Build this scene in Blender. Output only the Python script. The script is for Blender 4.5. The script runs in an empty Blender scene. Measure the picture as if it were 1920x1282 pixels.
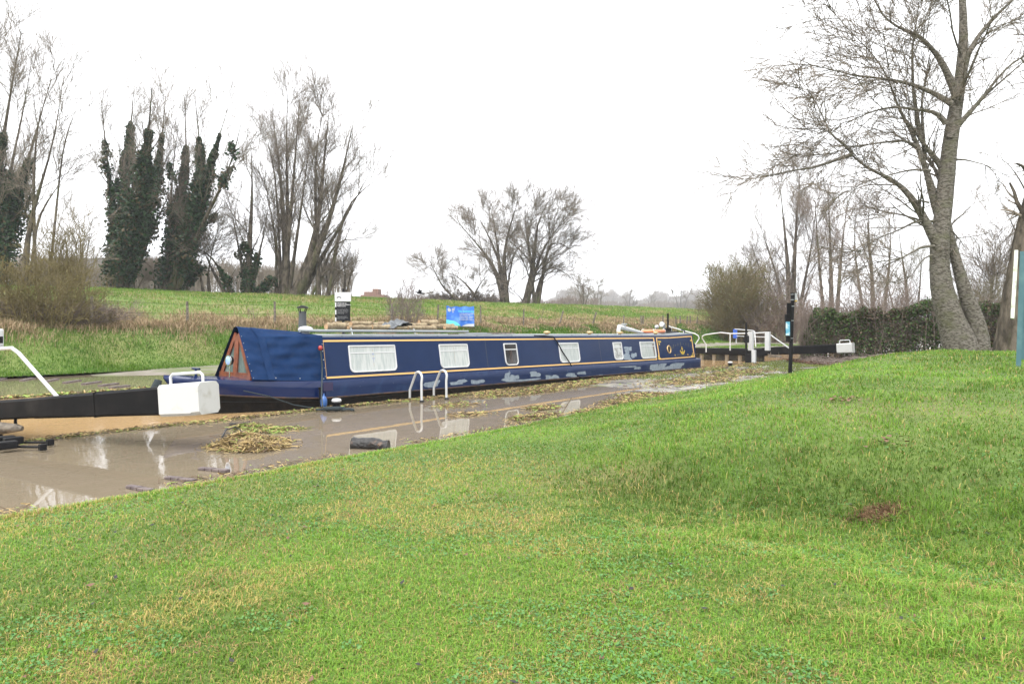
import bpy, bmesh, math, random
import numpy as np
from math import radians as R, sin, cos, pi, sqrt
from mathutils import Vector, Matrix

# ---------------------------------------------------------------- camera, sky, sun, exposure
SC = bpy.context.scene
COL = SC.collection
EYE, FPX, HZ, CX = 1.62, 1400.0, 610.0, 960.0      # eye height over the flood water, focal length and horizon row in photo pixels
cam_d = bpy.data.cameras.new('camera'); cam = bpy.data.objects.new('camera', cam_d); COL.objects.link(cam)
cam.location = (0, 0, EYE); cam.rotation_euler = (R(90), 0, 0)
cam_d.sensor_width = 36; cam_d.lens = 36 * FPX / 1920
cam_d.shift_y = -(641 - HZ) / 1920
cam_d.clip_start = .05; cam_d.clip_end = 3000
SC.camera = cam

SUN_EL, SUN_AZ = R(58), R(205)
w = bpy.data.worlds.new('World'); SC.world = w; w.use_nodes = True
nt = w.node_tree; nt.nodes.clear()
sky = nt.nodes.new('ShaderNodeTexSky'); sky.sky_type = 'NISHITA'; sky.sun_disc = False
sky.sun_elevation = SUN_EL; sky.sun_rotation = SUN_AZ; sky.air_density = 1; sky.dust_density = 4
hs = nt.nodes.new('ShaderNodeHueSaturation'); hs.inputs['Saturation'].default_value = .12
mxw = nt.nodes.new('ShaderNodeMix'); mxw.data_type = 'RGBA'; mxw.inputs[0].default_value = .85
mxw.inputs[7].default_value = (10.0, 10.15, 10.4, 1)
bg = nt.nodes.new('ShaderNodeBackground'); bg.inputs[1].default_value = .075
ow = nt.nodes.new('ShaderNodeOutputWorld')
nt.links.new(sky.outputs[0], hs.inputs['Color']); nt.links.new(hs.outputs[0], mxw.inputs[6])
nt.links.new(mxw.outputs[2], bg.inputs[0]); nt.links.new(bg.outputs[0], ow.inputs[0])

sd = bpy.data.lights.new('sun', 'SUN'); sd.energy = 1.5; sd.angle = R(50); sd.color = (1, .97, .92)
so = bpy.data.objects.new('sun', sd); COL.objects.link(so)
so.rotation_euler = (R(90) - SUN_EL, 0, R(180) - SUN_AZ)
SC.view_settings.view_transform = 'Standard'; SC.view_settings.look = 'None'
SC.view_settings.gamma = 1; SC.view_settings.exposure = 1.7
SC.cycles.max_bounces = 8; SC.cycles.transparent_max_bounces = 16; SC.cycles.volume_bounces = 0
SC.cycles.use_denoising = True

rng = np.random.default_rng(7)
random.seed(7)

# ---------------------------------------------------------------- frames
CA, SA = .6271, .7790              # canal runs along t; n is across it, away from the camera
PHI = math.atan2(SA, CA)
def W(t, n, z=0.): return Vector((CA*t - SA*n, SA*t + CA*n, z))
def px(x, y, Y): return Vector(((x-CX)/FPX*Y, Y, EYE - (y-HZ)/FPX*Y))
def gnd(x, y, z=0.):
    Y = (EYE - z)*FPX/(y-HZ); return Vector(((x-CX)/FPX*Y, Y, z))
def tn(v): return CA*v[0] + SA*v[1], -SA*v[0] + CA*v[1]
def t_at(x, n):
    k = (x-CX)/FPX; return n*(SA + CA*k)/(CA - SA*k)

def sm(x): x = np.clip(x, 0, 1); return x*x*(3-2*x)
_lat = rng.random((256, 256))
def vn(x, y, s=1.):
    x = np.asarray(x, float)/s + 1000; y = np.asarray(y, float)/s + 1000
    i = np.floor(x).astype(int); j = np.floor(y).astype(int); u = sm(x-i); v = sm(y-j)
    g = lambda a, b: _lat[a % 256, b % 256]
    return (g(i, j)*(1-u)*(1-v) + g(i+1, j)*u*(1-v) + g(i, j+1)*(1-u)*v + g(i+1, j+1)*u*v)
def fbm(x, y, s): return (vn(x, y, s)*.5 + vn(y, x, s*.47)*.3 + vn(x+31, y-17, s*.21)*.2)

# ---------------------------------------------------------------- materials
def mat(name, col, rough=.6, metal=0., noise=None, bump=None, spec=.5, coat=0., alpha=None, coords='Object', wear=None, stretch=None, bdist=.05):
    """noise=(scale, other colour, lo, hi); bump=(scale, strength); wear=(scale, colour, lo, hi) second layer"""
    m = bpy.data.materials.new(name); m.use_nodes = True
    t = m.node_tree; b = t.nodes['Principled BSDF']; L = t.links.new
    b.inputs['Base Color'].default_value = (*col, 1); b.inputs['Roughness'].default_value = rough
    b.inputs['Metallic'].default_value = metal; b.inputs['Specular IOR Level'].default_value = spec
    b.inputs['Coat Weight'].default_value = coat
    tc = t.nodes.new('ShaderNodeTexCoord').outputs[coords]
    if stretch:
        mp = t.nodes.new('ShaderNodeMapping'); mp.inputs['Scale'].default_value = stretch; L(tc, mp.inputs[0]); tc = mp.outputs[0]
    last = None
    for q in (noise, wear):
        if not q: continue
        n = t.nodes.new('ShaderNodeTexNoise'); n.inputs['Scale'].default_value = q[0]; n.inputs['Detail'].default_value = 6
        L(tc, n.inputs['Vector'])
        mr = t.nodes.new('ShaderNodeMapRange'); mr.inputs[1].default_value = q[2]; mr.inputs[2].default_value = q[3]
        L(n.outputs[0], mr.inputs[0])
        mx = t.nodes.new('ShaderNodeMix'); mx.data_type = 'RGBA'; mx.inputs[7].default_value = (*q[1], 1)
        if last: L(last, mx.inputs[6])
        else: mx.inputs[6].default_value = (*col, 1)
        L(mr.outputs[0], mx.inputs[0]); last = mx.outputs[2]
    if last: L(last, b.inputs['Base Color'])
    if bump:
        n = t.nodes.new('ShaderNodeTexNoise'); n.inputs['Scale'].default_value = bump[0]; n.inputs['Detail'].default_value = 5
        L(tc, n.inputs['Vector'])
        bp = t.nodes.new('ShaderNodeBump'); bp.inputs['Strength'].default_value = bump[1]; bp.inputs['Distance'].default_value = bdist
        L(n.outputs[0], bp.inputs['Height']); L(bp.outputs[0], b.inputs['Normal'])
    return m
def attr_mat(name, rough=.6, trans=0.):
    m = bpy.data.materials.new(name); m.use_nodes = True
    t = m.node_tree; b = t.nodes['Principled BSDF']
    a = t.nodes.new('ShaderNodeAttribute'); a.attribute_name = 'Col'
    t.links.new(a.outputs['Color'], b.inputs['Base Color']); b.inputs['Roughness'].default_value = rough
    b.inputs['Specular IOR Level'].default_value = .25
    if trans:
        tr = t.nodes.new('ShaderNodeBsdfTranslucent'); t.links.new(a.outputs['Color'], tr.inputs[0])
        ms = t.nodes.new('ShaderNodeMixShader'); ms.inputs[0].default_value = trans
        o = t.nodes['Material Output']
        t.links.new(b.outputs[0], ms.inputs[1]); t.links.new(tr.outputs[0], ms.inputs[2]); t.links.new(ms.outputs[0], o.inputs[0])
    return m

M = dict(
    navy=mat('navy_gloss_paint', (.003, .015, .058), .3, spec=.18, noise=(1.3, (.005, .019, .068), .4, .7), bump=(2.2, .02)),
    hull_blue=mat('scuffed_hull_blue', (.005, .017, .066), .38, spec=.3, noise=(3, (.02, .045, .11), .54, .8), wear=(11, (.10, .12, .15), .68, .76), bump=(6, .05)),
    bow_blue=mat('bow_gloss_blue', (.004, .013, .062), .16, spec=.4, noise=(2, (.008, .016, .065), .4, .7), bump=(1.2, .06), coat=0.),
    black=mat('hull_blacking', (.006, .006, .006), .5, spec=.12, noise=(5, (.02, .014, .010), .5, .75), bump=(9, .2)),
    rust=mat('rusty_rubbing_strake', (.06, .028, .016), .7, noise=(9, (.012, .012, .014), .4, .6)),
    cream=mat('cream_coachline', (.66, .40, .13), .45),
    gold=mat('gold_scroll_paint', (.55, .38, .03), .4),
    faded=mat('faded_lettering', (.035, .04, .045), .5),
    primer=mat('grey_primer', (.22, .265, .31), .75, noise=(14, (.15, .19, .24), .4, .65)),
    roofgrey=mat('grey_roof_paint', (.25, .275, .29), .5, noise=(2, (.18, .20, .21), .4, .7), bump=(20, .1)),
    white=mat('white_gloss_paint', (.46, .47, .48), .4, noise=(5, (.36, .37, .35), .52, .85)),
    whitedirty=mat('weathered_white_paint', (.44, .44, .43), .5, noise=(6, (.30, .28, .24), .58, .8)),
    frame=mat('white_aluminium', (.50, .51, .52), .35, noise=(8, (.36, .38, .37), .58, .8)),
    curtain=mat('net_curtain', (.42, .44, .43), .7, noise=(3, (.31, .345, .34), .42, .62), coat=.25, stretch=(9, 1, 1.2)),
    darkglass=mat('dark_window_glass', (.012, .01, .009), .06, spec=.8),
    smoky=mat('clear_plastic_pane', (.07, .10, .095), .2, noise=(4, (.16, .2, .18), .45, .7)),
    canvas=mat('blue_canvas', (.008, .022, .064), .9, spec=.04, noise=(3, (.013, .032, .086), .4, .7), bump=(5, .2)),
    varnish=mat('varnished_hardwood', (.17, .04, .014), .35, noise=(14, (.09, .02, .008), .4, .65), coat=.3),
    brass=mat('dull_brass', (.48, .33, .16), .45, metal=.6),
    chrome=mat('chrome', (.7, .7, .72), .12, metal=1.),
    blackpaint=mat('black_beam_paint', (.006, .006, .0065), .5, spec=.1, noise=(3, (.012, .011, .011), .5, .75), bump=(12, .08), wear=(1.7, (.022, .02, .018), .62, .8)),
    iron=mat('black_iron', (.008, .008, .009), .5, spec=.15, bump=(30, .1)),
    galv=mat('galvanised_steel', (.35, .37, .38), .45, metal=.6, noise=(12, (.25, .26, .27), .4, .7)),
    oldwood=mat('grey_old_timber', (.17, .145, .115), .85, noise=(12, (.05, .042, .035), .4, .65), bump=(18, .3)),
    wetwood=mat('wet_gate_timber', (.016, .013, .010), .7, spec=.2, noise=(8, (.045, .045, .025), .5, .7), bump=(14, .3)),
    log=mat('log_bark', (.19, .14, .085), .9, noise=(14, (.30, .24, .15), .42, .62), bump=(25, .5)),
    logend=mat('cut_log_end', (.42, .27, .15), .8, noise=(12, (.28, .18, .1), .4, .65)),
    charred=mat('charred_wood', (.012, .011, .011), .45, noise=(9, (.09, .05, .03), .58, .68), bump=(16, .8)),
    slate=mat('grey_roofing_sheet', (.05, .055, .062), .7, noise=(20, (.13, .14, .15), .45, .6), bump=(20, .4)),
    orange=mat('orange_lifebuoy_plastic', (.62, .20, .09), .5),
    rope=mat('dark_rope', (.02, .03, .035), .9, bump=(60, .5)),
    bluefender=mat('blue_fender_plastic', (.03, .10, .30), .35),
    red=mat('red_plastic', (.30, .03, .025), .4),
    bark=mat('grey_brown_bark', (.12, .10, .078), .95, spec=.15, noise=(5, (.05, .042, .032), .42, .58), bump=(7, 1.), bdist=.12, wear=(1.2, (.08, .085, .035), .55, .7), stretch=(1, 1, .38)),
    pbark=mat('pale_bark', (.165, .15, .128), .95, spec=.15, noise=(14, (.08, .07, .056), .45, .6), bump=(16, 1.), bdist=.06, wear=(2.6, (.11, .11, .065), .52, .75), stretch=(.8, .8, 1.3)),
    twig=mat('brown_twigs', (.19, .16, .13), .9, spec=.1),
    twigfar=mat('olive_twigs', (.165, .145, .10), .9, spec=.1),
    twigred=mat('reddish_twigs', (.185, .15, .13), .9, spec=.1),
    twigolive=mat('olive_green_twigs', (.14, .115, .055), .9, spec=.1),
    leaf=attr_mat('leaves', .5, .15), grass=attr_mat('grass_blades', .55, .28), straw=attr_mat('dead_reed', .8, .1),
    brick=mat('dark_foot_brick', (.075, .055, .055), .6, noise=(12, (.13, .10, .09), .45, .65)),
    signblack=mat('sign_black', (.010, .011, .013), .5, spec=.1), signwhite=mat('sign_white', (.44, .455, .47), .45),
    bannerblue=mat('banner_blue', (.02, .13, .52), .35, noise=(2.5, (.10, .26, .66), .5, .66), bump=(3, .2)),
    bannercyan=mat('banner_turquoise', (.10, .55, .62), .4), signblue=mat('sign_blue', (.03, .10, .45), .4),
    teal=mat('teal_sign_post', (.045, .115, .135), .5, noise=(6, (.07, .15, .16), .45, .7)),
    board=mat('grubby_board_edge', (.62, .64, .58), .6, noise=(14, (.35, .38, .28), .5, .7)),
    barn=mat('barn_sheeting', (.16, .15, .145), .8, noise=(2, (.11, .10, .10), .4, .7)),
    barnroof=mat('barn_roof', (.12, .12, .125), .8), ruin=mat('red_brick', (.22, .12, .09), .9, noise=(6, (.14, .10, .09), .4, .65)),
    concrete=mat('stone_coping', (.20, .19, .15), .8, noise=(4, (.10, .115, .05), .45, .62), bump=(12, .4)),
)

# ---------------------------------------------------------------- mesh helpers
def tag(o, label=None, cat=None, group=None, kind=None):
    if label: o['label'] = label
    if cat: o['category'] = cat
    if group: o['group'] = group
    if kind: o['kind'] = kind
    return o
def empty(name, loc=(0, 0, 0), rz=0., rot=None):
    o = bpy.data.objects.new(name, None); COL.objects.link(o); o.empty_display_size = .2
    o.location = loc; o.rotation_euler = rot if rot else (0, 0, rz); return o

class MB:
    """collects shapes; build() links them as one mesh object"""
    def __init__(s): s.v = []; s.f = []; s.mi = []; s.sm = []
    def add(s, vs, fs, mi=0, smooth=False):
        b = len(s.v); s.v += [tuple(p) for p in vs]
        for f in fs: s.f.append([b+i for i in f]); s.mi.append(mi); s.sm.append(smooth)
        return s
    def box(s, c, d, rz=0., mi=0, bev=0., rot=None):
        x, y, z = d[0]/2, d[1]/2, d[2]/2
        bm = bmesh.new(); bmesh.ops.create_cube(bm, size=1)
        for v in bm.verts: v.co = Vector((v.co.x*2*x, v.co.y*2*y, v.co.z*2*z))
        if bev: bmesh.ops.bevel(bm, geom=list(bm.edges), offset=bev, segments=2, affect='EDGES', profile=.6)
        m = Matrix.Translation(c) @ (rot if rot else Matrix.Rotation(rz, 4, 'Z'))
        bm.verts.index_update()
        s.add([m @ v.co for v in bm.verts], [[v.index for v in f.verts] for f in bm.faces], mi); bm.free(); return s
    def tube(s, pts, r, n=8, mi=0, cap=True, smooth=True, ell=None):
        pts = [Vector(p) for p in pts]; k = len(pts); rr = r if hasattr(r, '__len__') else [r]*k
        ring = []; prev = None
        for i, p in enumerate(pts):
            t = (pts[min(i+1, k-1)] - pts[max(i-1, 0)]).normalized()
            if prev is None:
                a = Vector((0, 0, 1)) if abs(t.z) < .9 else Vector((1, 0, 0)); u = t.cross(a).normalized()
            else: u = (prev - t*prev.dot(t)).normalized()
            prev = u; v = t.cross(u)
            ring += [p + (u*cos(2*pi*j/n) + v*sin(2*pi*j/n))*rr[i] for j in range(n)]
        fs = [[i*n+j, i*n+(j+1) % n, (i+1)*n+(j+1) % n, (i+1)*n+j] for i in range(k-1) for j in range(n)]
        s.add(ring, fs, mi, smooth)
        if cap: s.add(ring[:n], [list(range(n))[::-1]], mi); s.add(ring[-n:], [list(range(n))], mi)
        return s
    def lathe(s, prof, c=(0, 0, 0), n=16, mi=0, axis='Z', smooth=True):
        vs = []; m = Matrix.Translation(c)
        if axis == 'Y': m = m @ Matrix.Rotation(pi/2, 4, 'X')
        if axis == 'X': m = m @ Matrix.Rotation(pi/2, 4, 'Y')
        for r, z in prof: vs += [m @ Vector((r*cos(2*pi*j/n), r*sin(2*pi*j/n), z)) for j in range(n)]
        k = len(prof)
        fs = [[i*n+j, i*n+(j+1) % n, (i+1)*n+(j+1) % n, (i+1)*n+j] for i in range(k-1) for j in range(n)]
        s.add(vs, fs, mi, smooth)
        s.add(vs[:n], [list(range(n))[::-1]], mi); s.add(vs[-n:], [list(range(n))], mi); return s
    def poly(s, pts, th=None, nrm=(0, 0, 1), mi=0):
        """flat polygon, optionally with thickness along nrm"""
        k = len(pts); pts = [Vector(p) for p in pts]; nv = Vector(nrm)
        if not th: return s.add(pts, [list(range(k))], mi)
        b = [p - nv*th for p in pts]
        s.add(pts + b, [list(range(k)), [k+i for i in range(k)][::-1]] + [[i, k+i, k+(i+1) % k, (i+1) % k] for i in range(k)], mi); return s
    def build(s, name, mats, parent=None, smooth=None):
        me = bpy.data.meshes.new(name); me.from_pydata(s.v, [], s.f)
        for m in (mats if isinstance(mats, (list, tuple)) else [mats]): me.materials.append(m)
        me.polygons.foreach_set('material_index', s.mi)
        me.polygons.foreach_set('use_smooth', s.sm if smooth is None else [smooth]*len(s.f))
        bm = bmesh.new(); bm.from_mesh(me); bmesh.ops.recalc_face_normals(bm, faces=bm.faces); bm.to_mesh(me); bm.free()
        me.update(); o = bpy.data.objects.new(name, me); COL.objects.link(o)
        if parent: o.parent = parent
        return o

def np_mesh(name, V, F, mats, parent=None, smooth=False, col=None, F3=None, ids=None):
    """numpy fast path: F quads (k,4), F3 triangles; col per-vertex colours"""
    me = bpy.data.meshes.new(name); V = np.asarray(V, np.float32).reshape(-1, 3)
    F = np.zeros((0, 4), int) if F is None else F; F3 = np.zeros((0, 3), int) if F3 is None else F3
    nl = F.size + F3.size; nf = len(F) + len(F3)
    me.vertices.add(len(V)); me.vertices.foreach_set('co', V.ravel())
    me.loops.add(nl); me.loops.foreach_set('vertex_index', np.concatenate([F.ravel(), F3.ravel()]).astype(np.int32))
    me.polygons.add(nf)
    st = np.concatenate([np.arange(len(F))*4, F.size + np.arange(len(F3))*3]).astype(np.int32)
    me.polygons.foreach_set('loop_start', st)
    me.polygons.foreach_set('use_smooth', np.full(nf, smooth))
    if ids is not None: me.polygons.foreach_set('material_index', ids.astype(np.int32))
    if col is not None:
        a = me.color_attributes.new('Col', 'FLOAT_COLOR', 'POINT')
        c = np.ones((len(V), 4), np.float32); c[:, :3] = col; a.data.foreach_set('color', c.ravel())
    for m in (mats if isinstance(mats, (list, tuple)) else [mats]): me.materials.append(m)
    me.update(calc_edges=True); me.validate()
    o = bpy.data.objects.new(name, me); COL.objects.link(o)
    if parent: o.parent = parent
    return o

def grid(name, ts, ns, hf, m, smooth=True):
    """sheet over canal coordinates t (local x) and n (local y)"""
    T, N = np.meshgrid(ts, ns, indexing='ij'); Z = hf(T, N)
    V = np.stack([T, N, Z], -1).reshape(-1, 3); a, b = len(ts), len(ns)
    i = (np.arange(a-1)[:, None]*b + np.arange(b-1)[None]).ravel()
    F = np.stack([i, i+b, i+b+1, i+1], 1)
    o = np_mesh(name, V, F, m, smooth=smooth); o.rotation_euler = (0, 0, PHI); return o
def spread(segs):
    out = []
    for a, b, st in segs: out += list(np.arange(a, b, st))
    out.append(segs[-1][1]); return np.array(out)

def text_mesh(body, size, name, m, parent, mtx, align='LEFT', depth=.002, spacing=1.0):
    cu = bpy.data.curves.new(name, 'FONT'); cu.body = body; cu.size = size; cu.align_x = align; cu.extrude = depth; cu.space_line = spacing
    cu.offset = size*.012 if size > .06 else 0; cu.resolution_u = 3
    o = bpy.data.objects.new(name, cu); COL.objects.link(o)
    dg = bpy.context.evaluated_depsgraph_get(); me = bpy.data.meshes.new_from_object(o.evaluated_get(dg))
    bpy.data.objects.remove(o); me.transform(mtx); me.materials.clear(); me.materials.append(m)
    r = bpy.data.objects.new(name, me); COL.objects.link(r); r.parent = parent; return r

# ---------------------------------------------------------------- terrain heights
def edge_n(t): return np.interp(t, [-40, 0, 3, 9, 14, 21, 26, 60], [7.25, 7.25, 7.2, 7.35, 7.85, 8.2, 8.5, 9.9]) + .10*(fbm(t, np.asarray(t)*0, 2.3)-.5) + .16*(fbm(t, np.asarray(t)*0+3, .55)-.5)
def H_mound(t):
    return np.interp(t, [5.2, 6.4, 8.2, 11., 16.3, 20.3, 25.3, 33, 50, 90], [0, .05, .42, .74, .93, .93, .66, .35, .2, .2])
def lawn_h(t, n):
    s = edge_n(t) - n
    r = sm((s+.25)/.6)*.13 - .07
    m = H_mound(t)*sm((s-.2)/4.9)
    tr = -.20*np.exp(-((t-6.2)/1.0)**2)*sm((s-2.)/2.5)
    g = (fbm(t, n, 2.6)-.5)*.09*sm(s/1.5) + (fbm(n, t, .7)-.5)*.03*sm(s/.8)
    return r + m + tr + g + sm((s-.1)/2.)*.04
def lawn_xy(X, Y):
    return lawn_h(CA*X+SA*Y, -SA*X+CA*Y)
def lawn_pt(x, y, inc=0.):
    Y = np.arange(2, 60, .02); X = (x-CX)/FPX*Y; h = lawn_xy(X, Y); yy = HZ+FPX*(EYE-h)/Y
    i = int(np.argmax(yy <= y)); return Vector((X[i], Y[i], h[i]+inc))
def quay_h(t, n): return -.045 + .055*sm((t-11)/9) + .025*sm((9.2-n)/2.)*sm((t-6)/8) + (fbm(t, n, 1.6)-.5)*.035
def path_h(t, n): return -.05 + .16*sm((n-23.4)/2.)*sm((t-8)/6) + .12*sm((t-14)/9) + (fbm(t, n, 1.8)-.5)*.04
def meadow_h(t, n):
    b = sm((n-26.1)/3.7)
    z = .08 + 1.45*b + 3.4*(1-np.exp(-np.maximum(n-30, 0)/18.))
    return z + (fbm(t, n, 1.9)-.5)*.22*sm((n-26.2)/1.5) + (fbm(t, n, 9.)-.5)*.25*sm((n-31)/6)
def ground_at(x, Y, inc=0.):
    X = (x-CX)/FPX*Y; t = CA*X+SA*Y; n = -SA*X+CA*Y
    z = float(meadow_h(np.array(t), np.array(n))) if n > 26.2 else (float(path_h(np.array(t), np.array(n))) if n > 19 else float(lawn_h(np.array(t), np.array(n))))
    return Vector((X, Y, z+inc))

# ---------------------------------------------------------------- ground materials
def ground_mat(name, c1, c2, c3, s1, s2, rough=.9, bump=.4):
    return mat(name, c1, rough, noise=(s1, c2, .38, .62), wear=(s2, c3, .5, .68), bump=(12, bump))
m_lawn = ground_mat('lawn_soil', (.085, .13, .018), (.065, .105, .016), (.13, .125, .04), .9, .35)
m_meadow = ground_mat('meadow_turf', (.09, .15, .02), (.12, .15, .035), (.17, .145, .06), .5, .22)
m_bank = m_meadow

m_pave = bpy.data.materials.new('wet_brick_paving'); m_pave.use_nodes = True
def _pave():
    t = m_pave.node_tree; b = t.nodes['Principled BSDF']; L = t.links.new
    tc = t.nodes.new('ShaderNodeTexCoord').outputs['Object']
    br = t.nodes.new('ShaderNodeTexBrick'); br.inputs['Scale'].default_value = 1.; br.inputs['Brick Width'].default_value = .24
    br.inputs['Row Height'].default_value = .12; br.inputs['Mortar Size'].default_value = .012
    br.inputs['Color1'].default_value = (.13, .115, .10, 1); br.inputs['Color2'].default_value = (.19, .175, .16, 1); br.inputs['Mortar'].default_value = (.055, .055, .03, 1)
    L(tc, br.inputs['Vector'])
    n = t.nodes.new('ShaderNodeTexNoise'); n.inputs['Scale'].default_value = .9; n.inputs['Detail'].default_value = 7; L(tc, n.inputs['Vector'])
    mr = t.nodes.new('ShaderNodeMapRange'); mr.inputs[1].default_value = .52; mr.inputs[2].default_value = .64; L(n.outputs[0], mr.inputs[0])
    mx = t.nodes.new('ShaderNodeMix'); mx.data_type = 'RGBA'; mx.inputs[7].default_value = (.10, .11, .035, 1)
    L(br.outputs[0], mx.inputs[6]); L(mr.outputs[0], mx.inputs[0])
    n2 = t.nodes.new('ShaderNodeTexNoise'); n2.inputs['Scale'].default_value = 2.3; n2.inputs['Detail'].default_value = 5; L(tc, n2.inputs['Vector'])
    m2 = t.nodes.new('ShaderNodeMapRange'); m2.inputs[1].default_value = .5; m2.inputs[2].default_value = .66; L(n2.outputs[0], m2.inputs[0])
    mx2 = t.nodes.new('ShaderNodeMix'); mx2.data_type = 'RGBA'; mx2.inputs[7].default_value = (.26, .23, .19, 1)
    L(mx.outputs[2], mx2.inputs[6]); L(m2.outputs[0], mx2.inputs[0]); L(mx2.outputs[2], b.inputs['Base Color'])
    r = t.nodes.new('ShaderNodeMapRange'); r.inputs[1].default_value = .4; r.inputs[2].default_value = .6; r.inputs[3].default_value = .12; r.inputs[4].default_value = .6
    L(n.outputs[0], r.inputs[0]); L(r.outputs[0], b.inputs['Roughness'])
    bp = t.nodes.new('ShaderNodeBump'); bp.inputs['Strength'].default_value = .8; bp.inputs['Distance'].default_value = .012; bp.invert = True
    L(br.outputs['Fac'], bp.inputs['Height']); L(bp.outputs[0], b.inputs['Normal'])
_pave()
m_path = ground_mat('gravel_towpath', (.18, .16, .135), (.13, .115, .085), (.09, .11, .035), 1.2, .5)

def water(name, mud, op, bumps, rough=.03):
    m = bpy.data.materials.new(name); m.use_nodes = True; t = m.node_tree; t.nodes.clear(); L = t.links.new
    o = t.nodes.new('ShaderNodeOutputMaterial'); tc = t.nodes.new('ShaderNodeTexCoord').outputs['Object']
    df = t.nodes.new('ShaderNodeBsdfDiffuse')
    n = t.nodes.new('ShaderNodeTexNoise'); n.inputs['Scale'].default_value = .35; n.inputs['Detail'].default_value = 4; L(tc, n.inputs['Vector'])
    mx = t.nodes.new('ShaderNodeMix'); mx.data_type = 'RGBA'; mx.inputs[6].default_value = (*mud, 1); mx.inputs[7].default_value = (mud[0]*.8, mud[1]*.82, mud[2]*.85, 1)
    L(n.outputs[0], mx.inputs[0]); L(mx.outputs[2], df.inputs[0])
    tr = t.nodes.new('ShaderNodeBsdfTransparent'); tr.inputs[0].default_value = (.95, .86, .72, 1)
    a = t.nodes.new('ShaderNodeMixShader'); a.inputs[0].default_value = op
    L(tr.outputs[0], a.inputs[1]); L(df.outputs[0], a.inputs[2])
    gl = t.nodes.new('ShaderNodeBsdfGlossy'); gl.inputs['Roughness'].default_value = rough
    fr = t.nodes.new('ShaderNodeFresnel'); fr.inputs[0].default_value = 1.34
    b = t.nodes.new('ShaderNodeMixShader'); L(fr.outputs[0], b.inputs[0]); L(a.outputs[0], b.inputs[1]); L(gl.outputs[0], b.inputs[2])
    prev = None
    for sc, st, stretch in bumps:
        mp = t.nodes.new('ShaderNodeMapping'); mp.inputs['Scale'].default_value = (stretch, 1, 1); L(tc, mp.inputs[0])
        nn = t.nodes.new('ShaderNodeTexNoise'); nn.inputs['Scale'].default_value = sc; nn.inputs['Detail'].default_value = 3; L(mp.outputs[0], nn.inputs['Vector'])
        bp = t.nodes.new('ShaderNodeBump'); bp.inputs['Strength'].default_value = st; bp.inputs['Distance'].default_value = .02
        L(nn.outputs[0], bp.inputs['Height'])
        if prev: L(prev, bp.inputs['Normal'])
        prev = bp.outputs[0]
    L(prev, gl.inputs['Normal']); L(prev, fr.inputs['Normal'])
    L(b.outputs[0], o.inputs[0]); return m
m_canal = water('muddy_canal_water', (.46, .30, .145), .96, [(3., .10, .6), (11., .07, .8)], .04)
m_flood = water('shallow_flood_water', (.275, .222, .155), .72, [(2.2, .028, .7), (9., .012, 1)], .012)

# ---------------------------------------------------------------- the setting
ns_l = spread([(-900, -120, 60), (-120, -30, 8), (-30, -8, 1.5), (-8, 7.2, .16), (7.2, 9.6, .1)])
ts_l = spread([(-300, -30, 30), (-30, -8, 2), (-8, 28, .2), (28, 60, 1.2), (60, 900, 40)])
tag(grid('lawn', ts_l, ns_l, lambda t, n: np.where(n > edge_n(t)+.3, -.35, lawn_h(t, n)), m_lawn), kind='structure')
tag(grid('quayside', spread([(-60, -8, 4), (-8, 37.5, .25)]), spread([(6.9, 12.0, .2)]), quay_h, m_pave), kind='structure')
tag(grid('towpath', spread([(-120, -8, 4), (-8, 40, .4), (40, 60, 1)]), spread([(19., 26.4, .25)]), path_h, m_path), kind='structure')
tag(grid('meadow', spread([(-500, -40, 30), (-40, -6, 2), (-6, 60, .5), (60, 160, 2.5), (160, 1600, 60)]),
         spread([(26.15, 34, .3), (34, 70, 1.), (70, 160, 4), (160, 1800, 80)]), meadow_h, m_meadow), kind='structure')
tag(grid('river_bed', [-900, 1600], [-900, 1900], lambda t, n: t*0-.9, mat('mud', (.12, .09, .06), .9)), kind='structure')
tag(grid('canal_water', spread([(-200, -10, 10), (-10, 60, 1), (60, 400, 20)]), spread([(12.0, 19., 1.)]), lambda t, n: t*0, m_canal), kind='structure')
tag(grid('flood_water', spread([(-60, 37.5, 1)]), [6.9, 9, 11.996], lambda t, n: t*0, m_flood), kind='structure')
tag(grid('towpath_flood_water', spread([(-200, 60, 4)]), [19.004, 23, 26.3], lambda t, n: t*0, m_flood), kind='structure')
def river_rect(name, t0, t1, n0, n1):
    tag(grid(name, [t0, t1], [n0, n1], lambda t, n: t*0-.001, m_canal), kind='structure')
river_rect('river_water', 60.004, 500, 19.004, 26.6)
river_rect('river_inlet_water', 37.504, 500, 4, 11.996)

# submerged coping stones and quay walls
for nm, n0, t0, t1 in (('quay_wall', 11.93, -60, 37.5), ('towpath_wall', 19.07, -200, 60)):
    b = MB(); b.box(((t0+t1)/2, n0, -.45), (t1-t0, .13, .86)); o = b.build(nm, M['concrete']); o.rotation_euler = (0, 0, PHI)
    tag(o, kind='structure')

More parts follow.
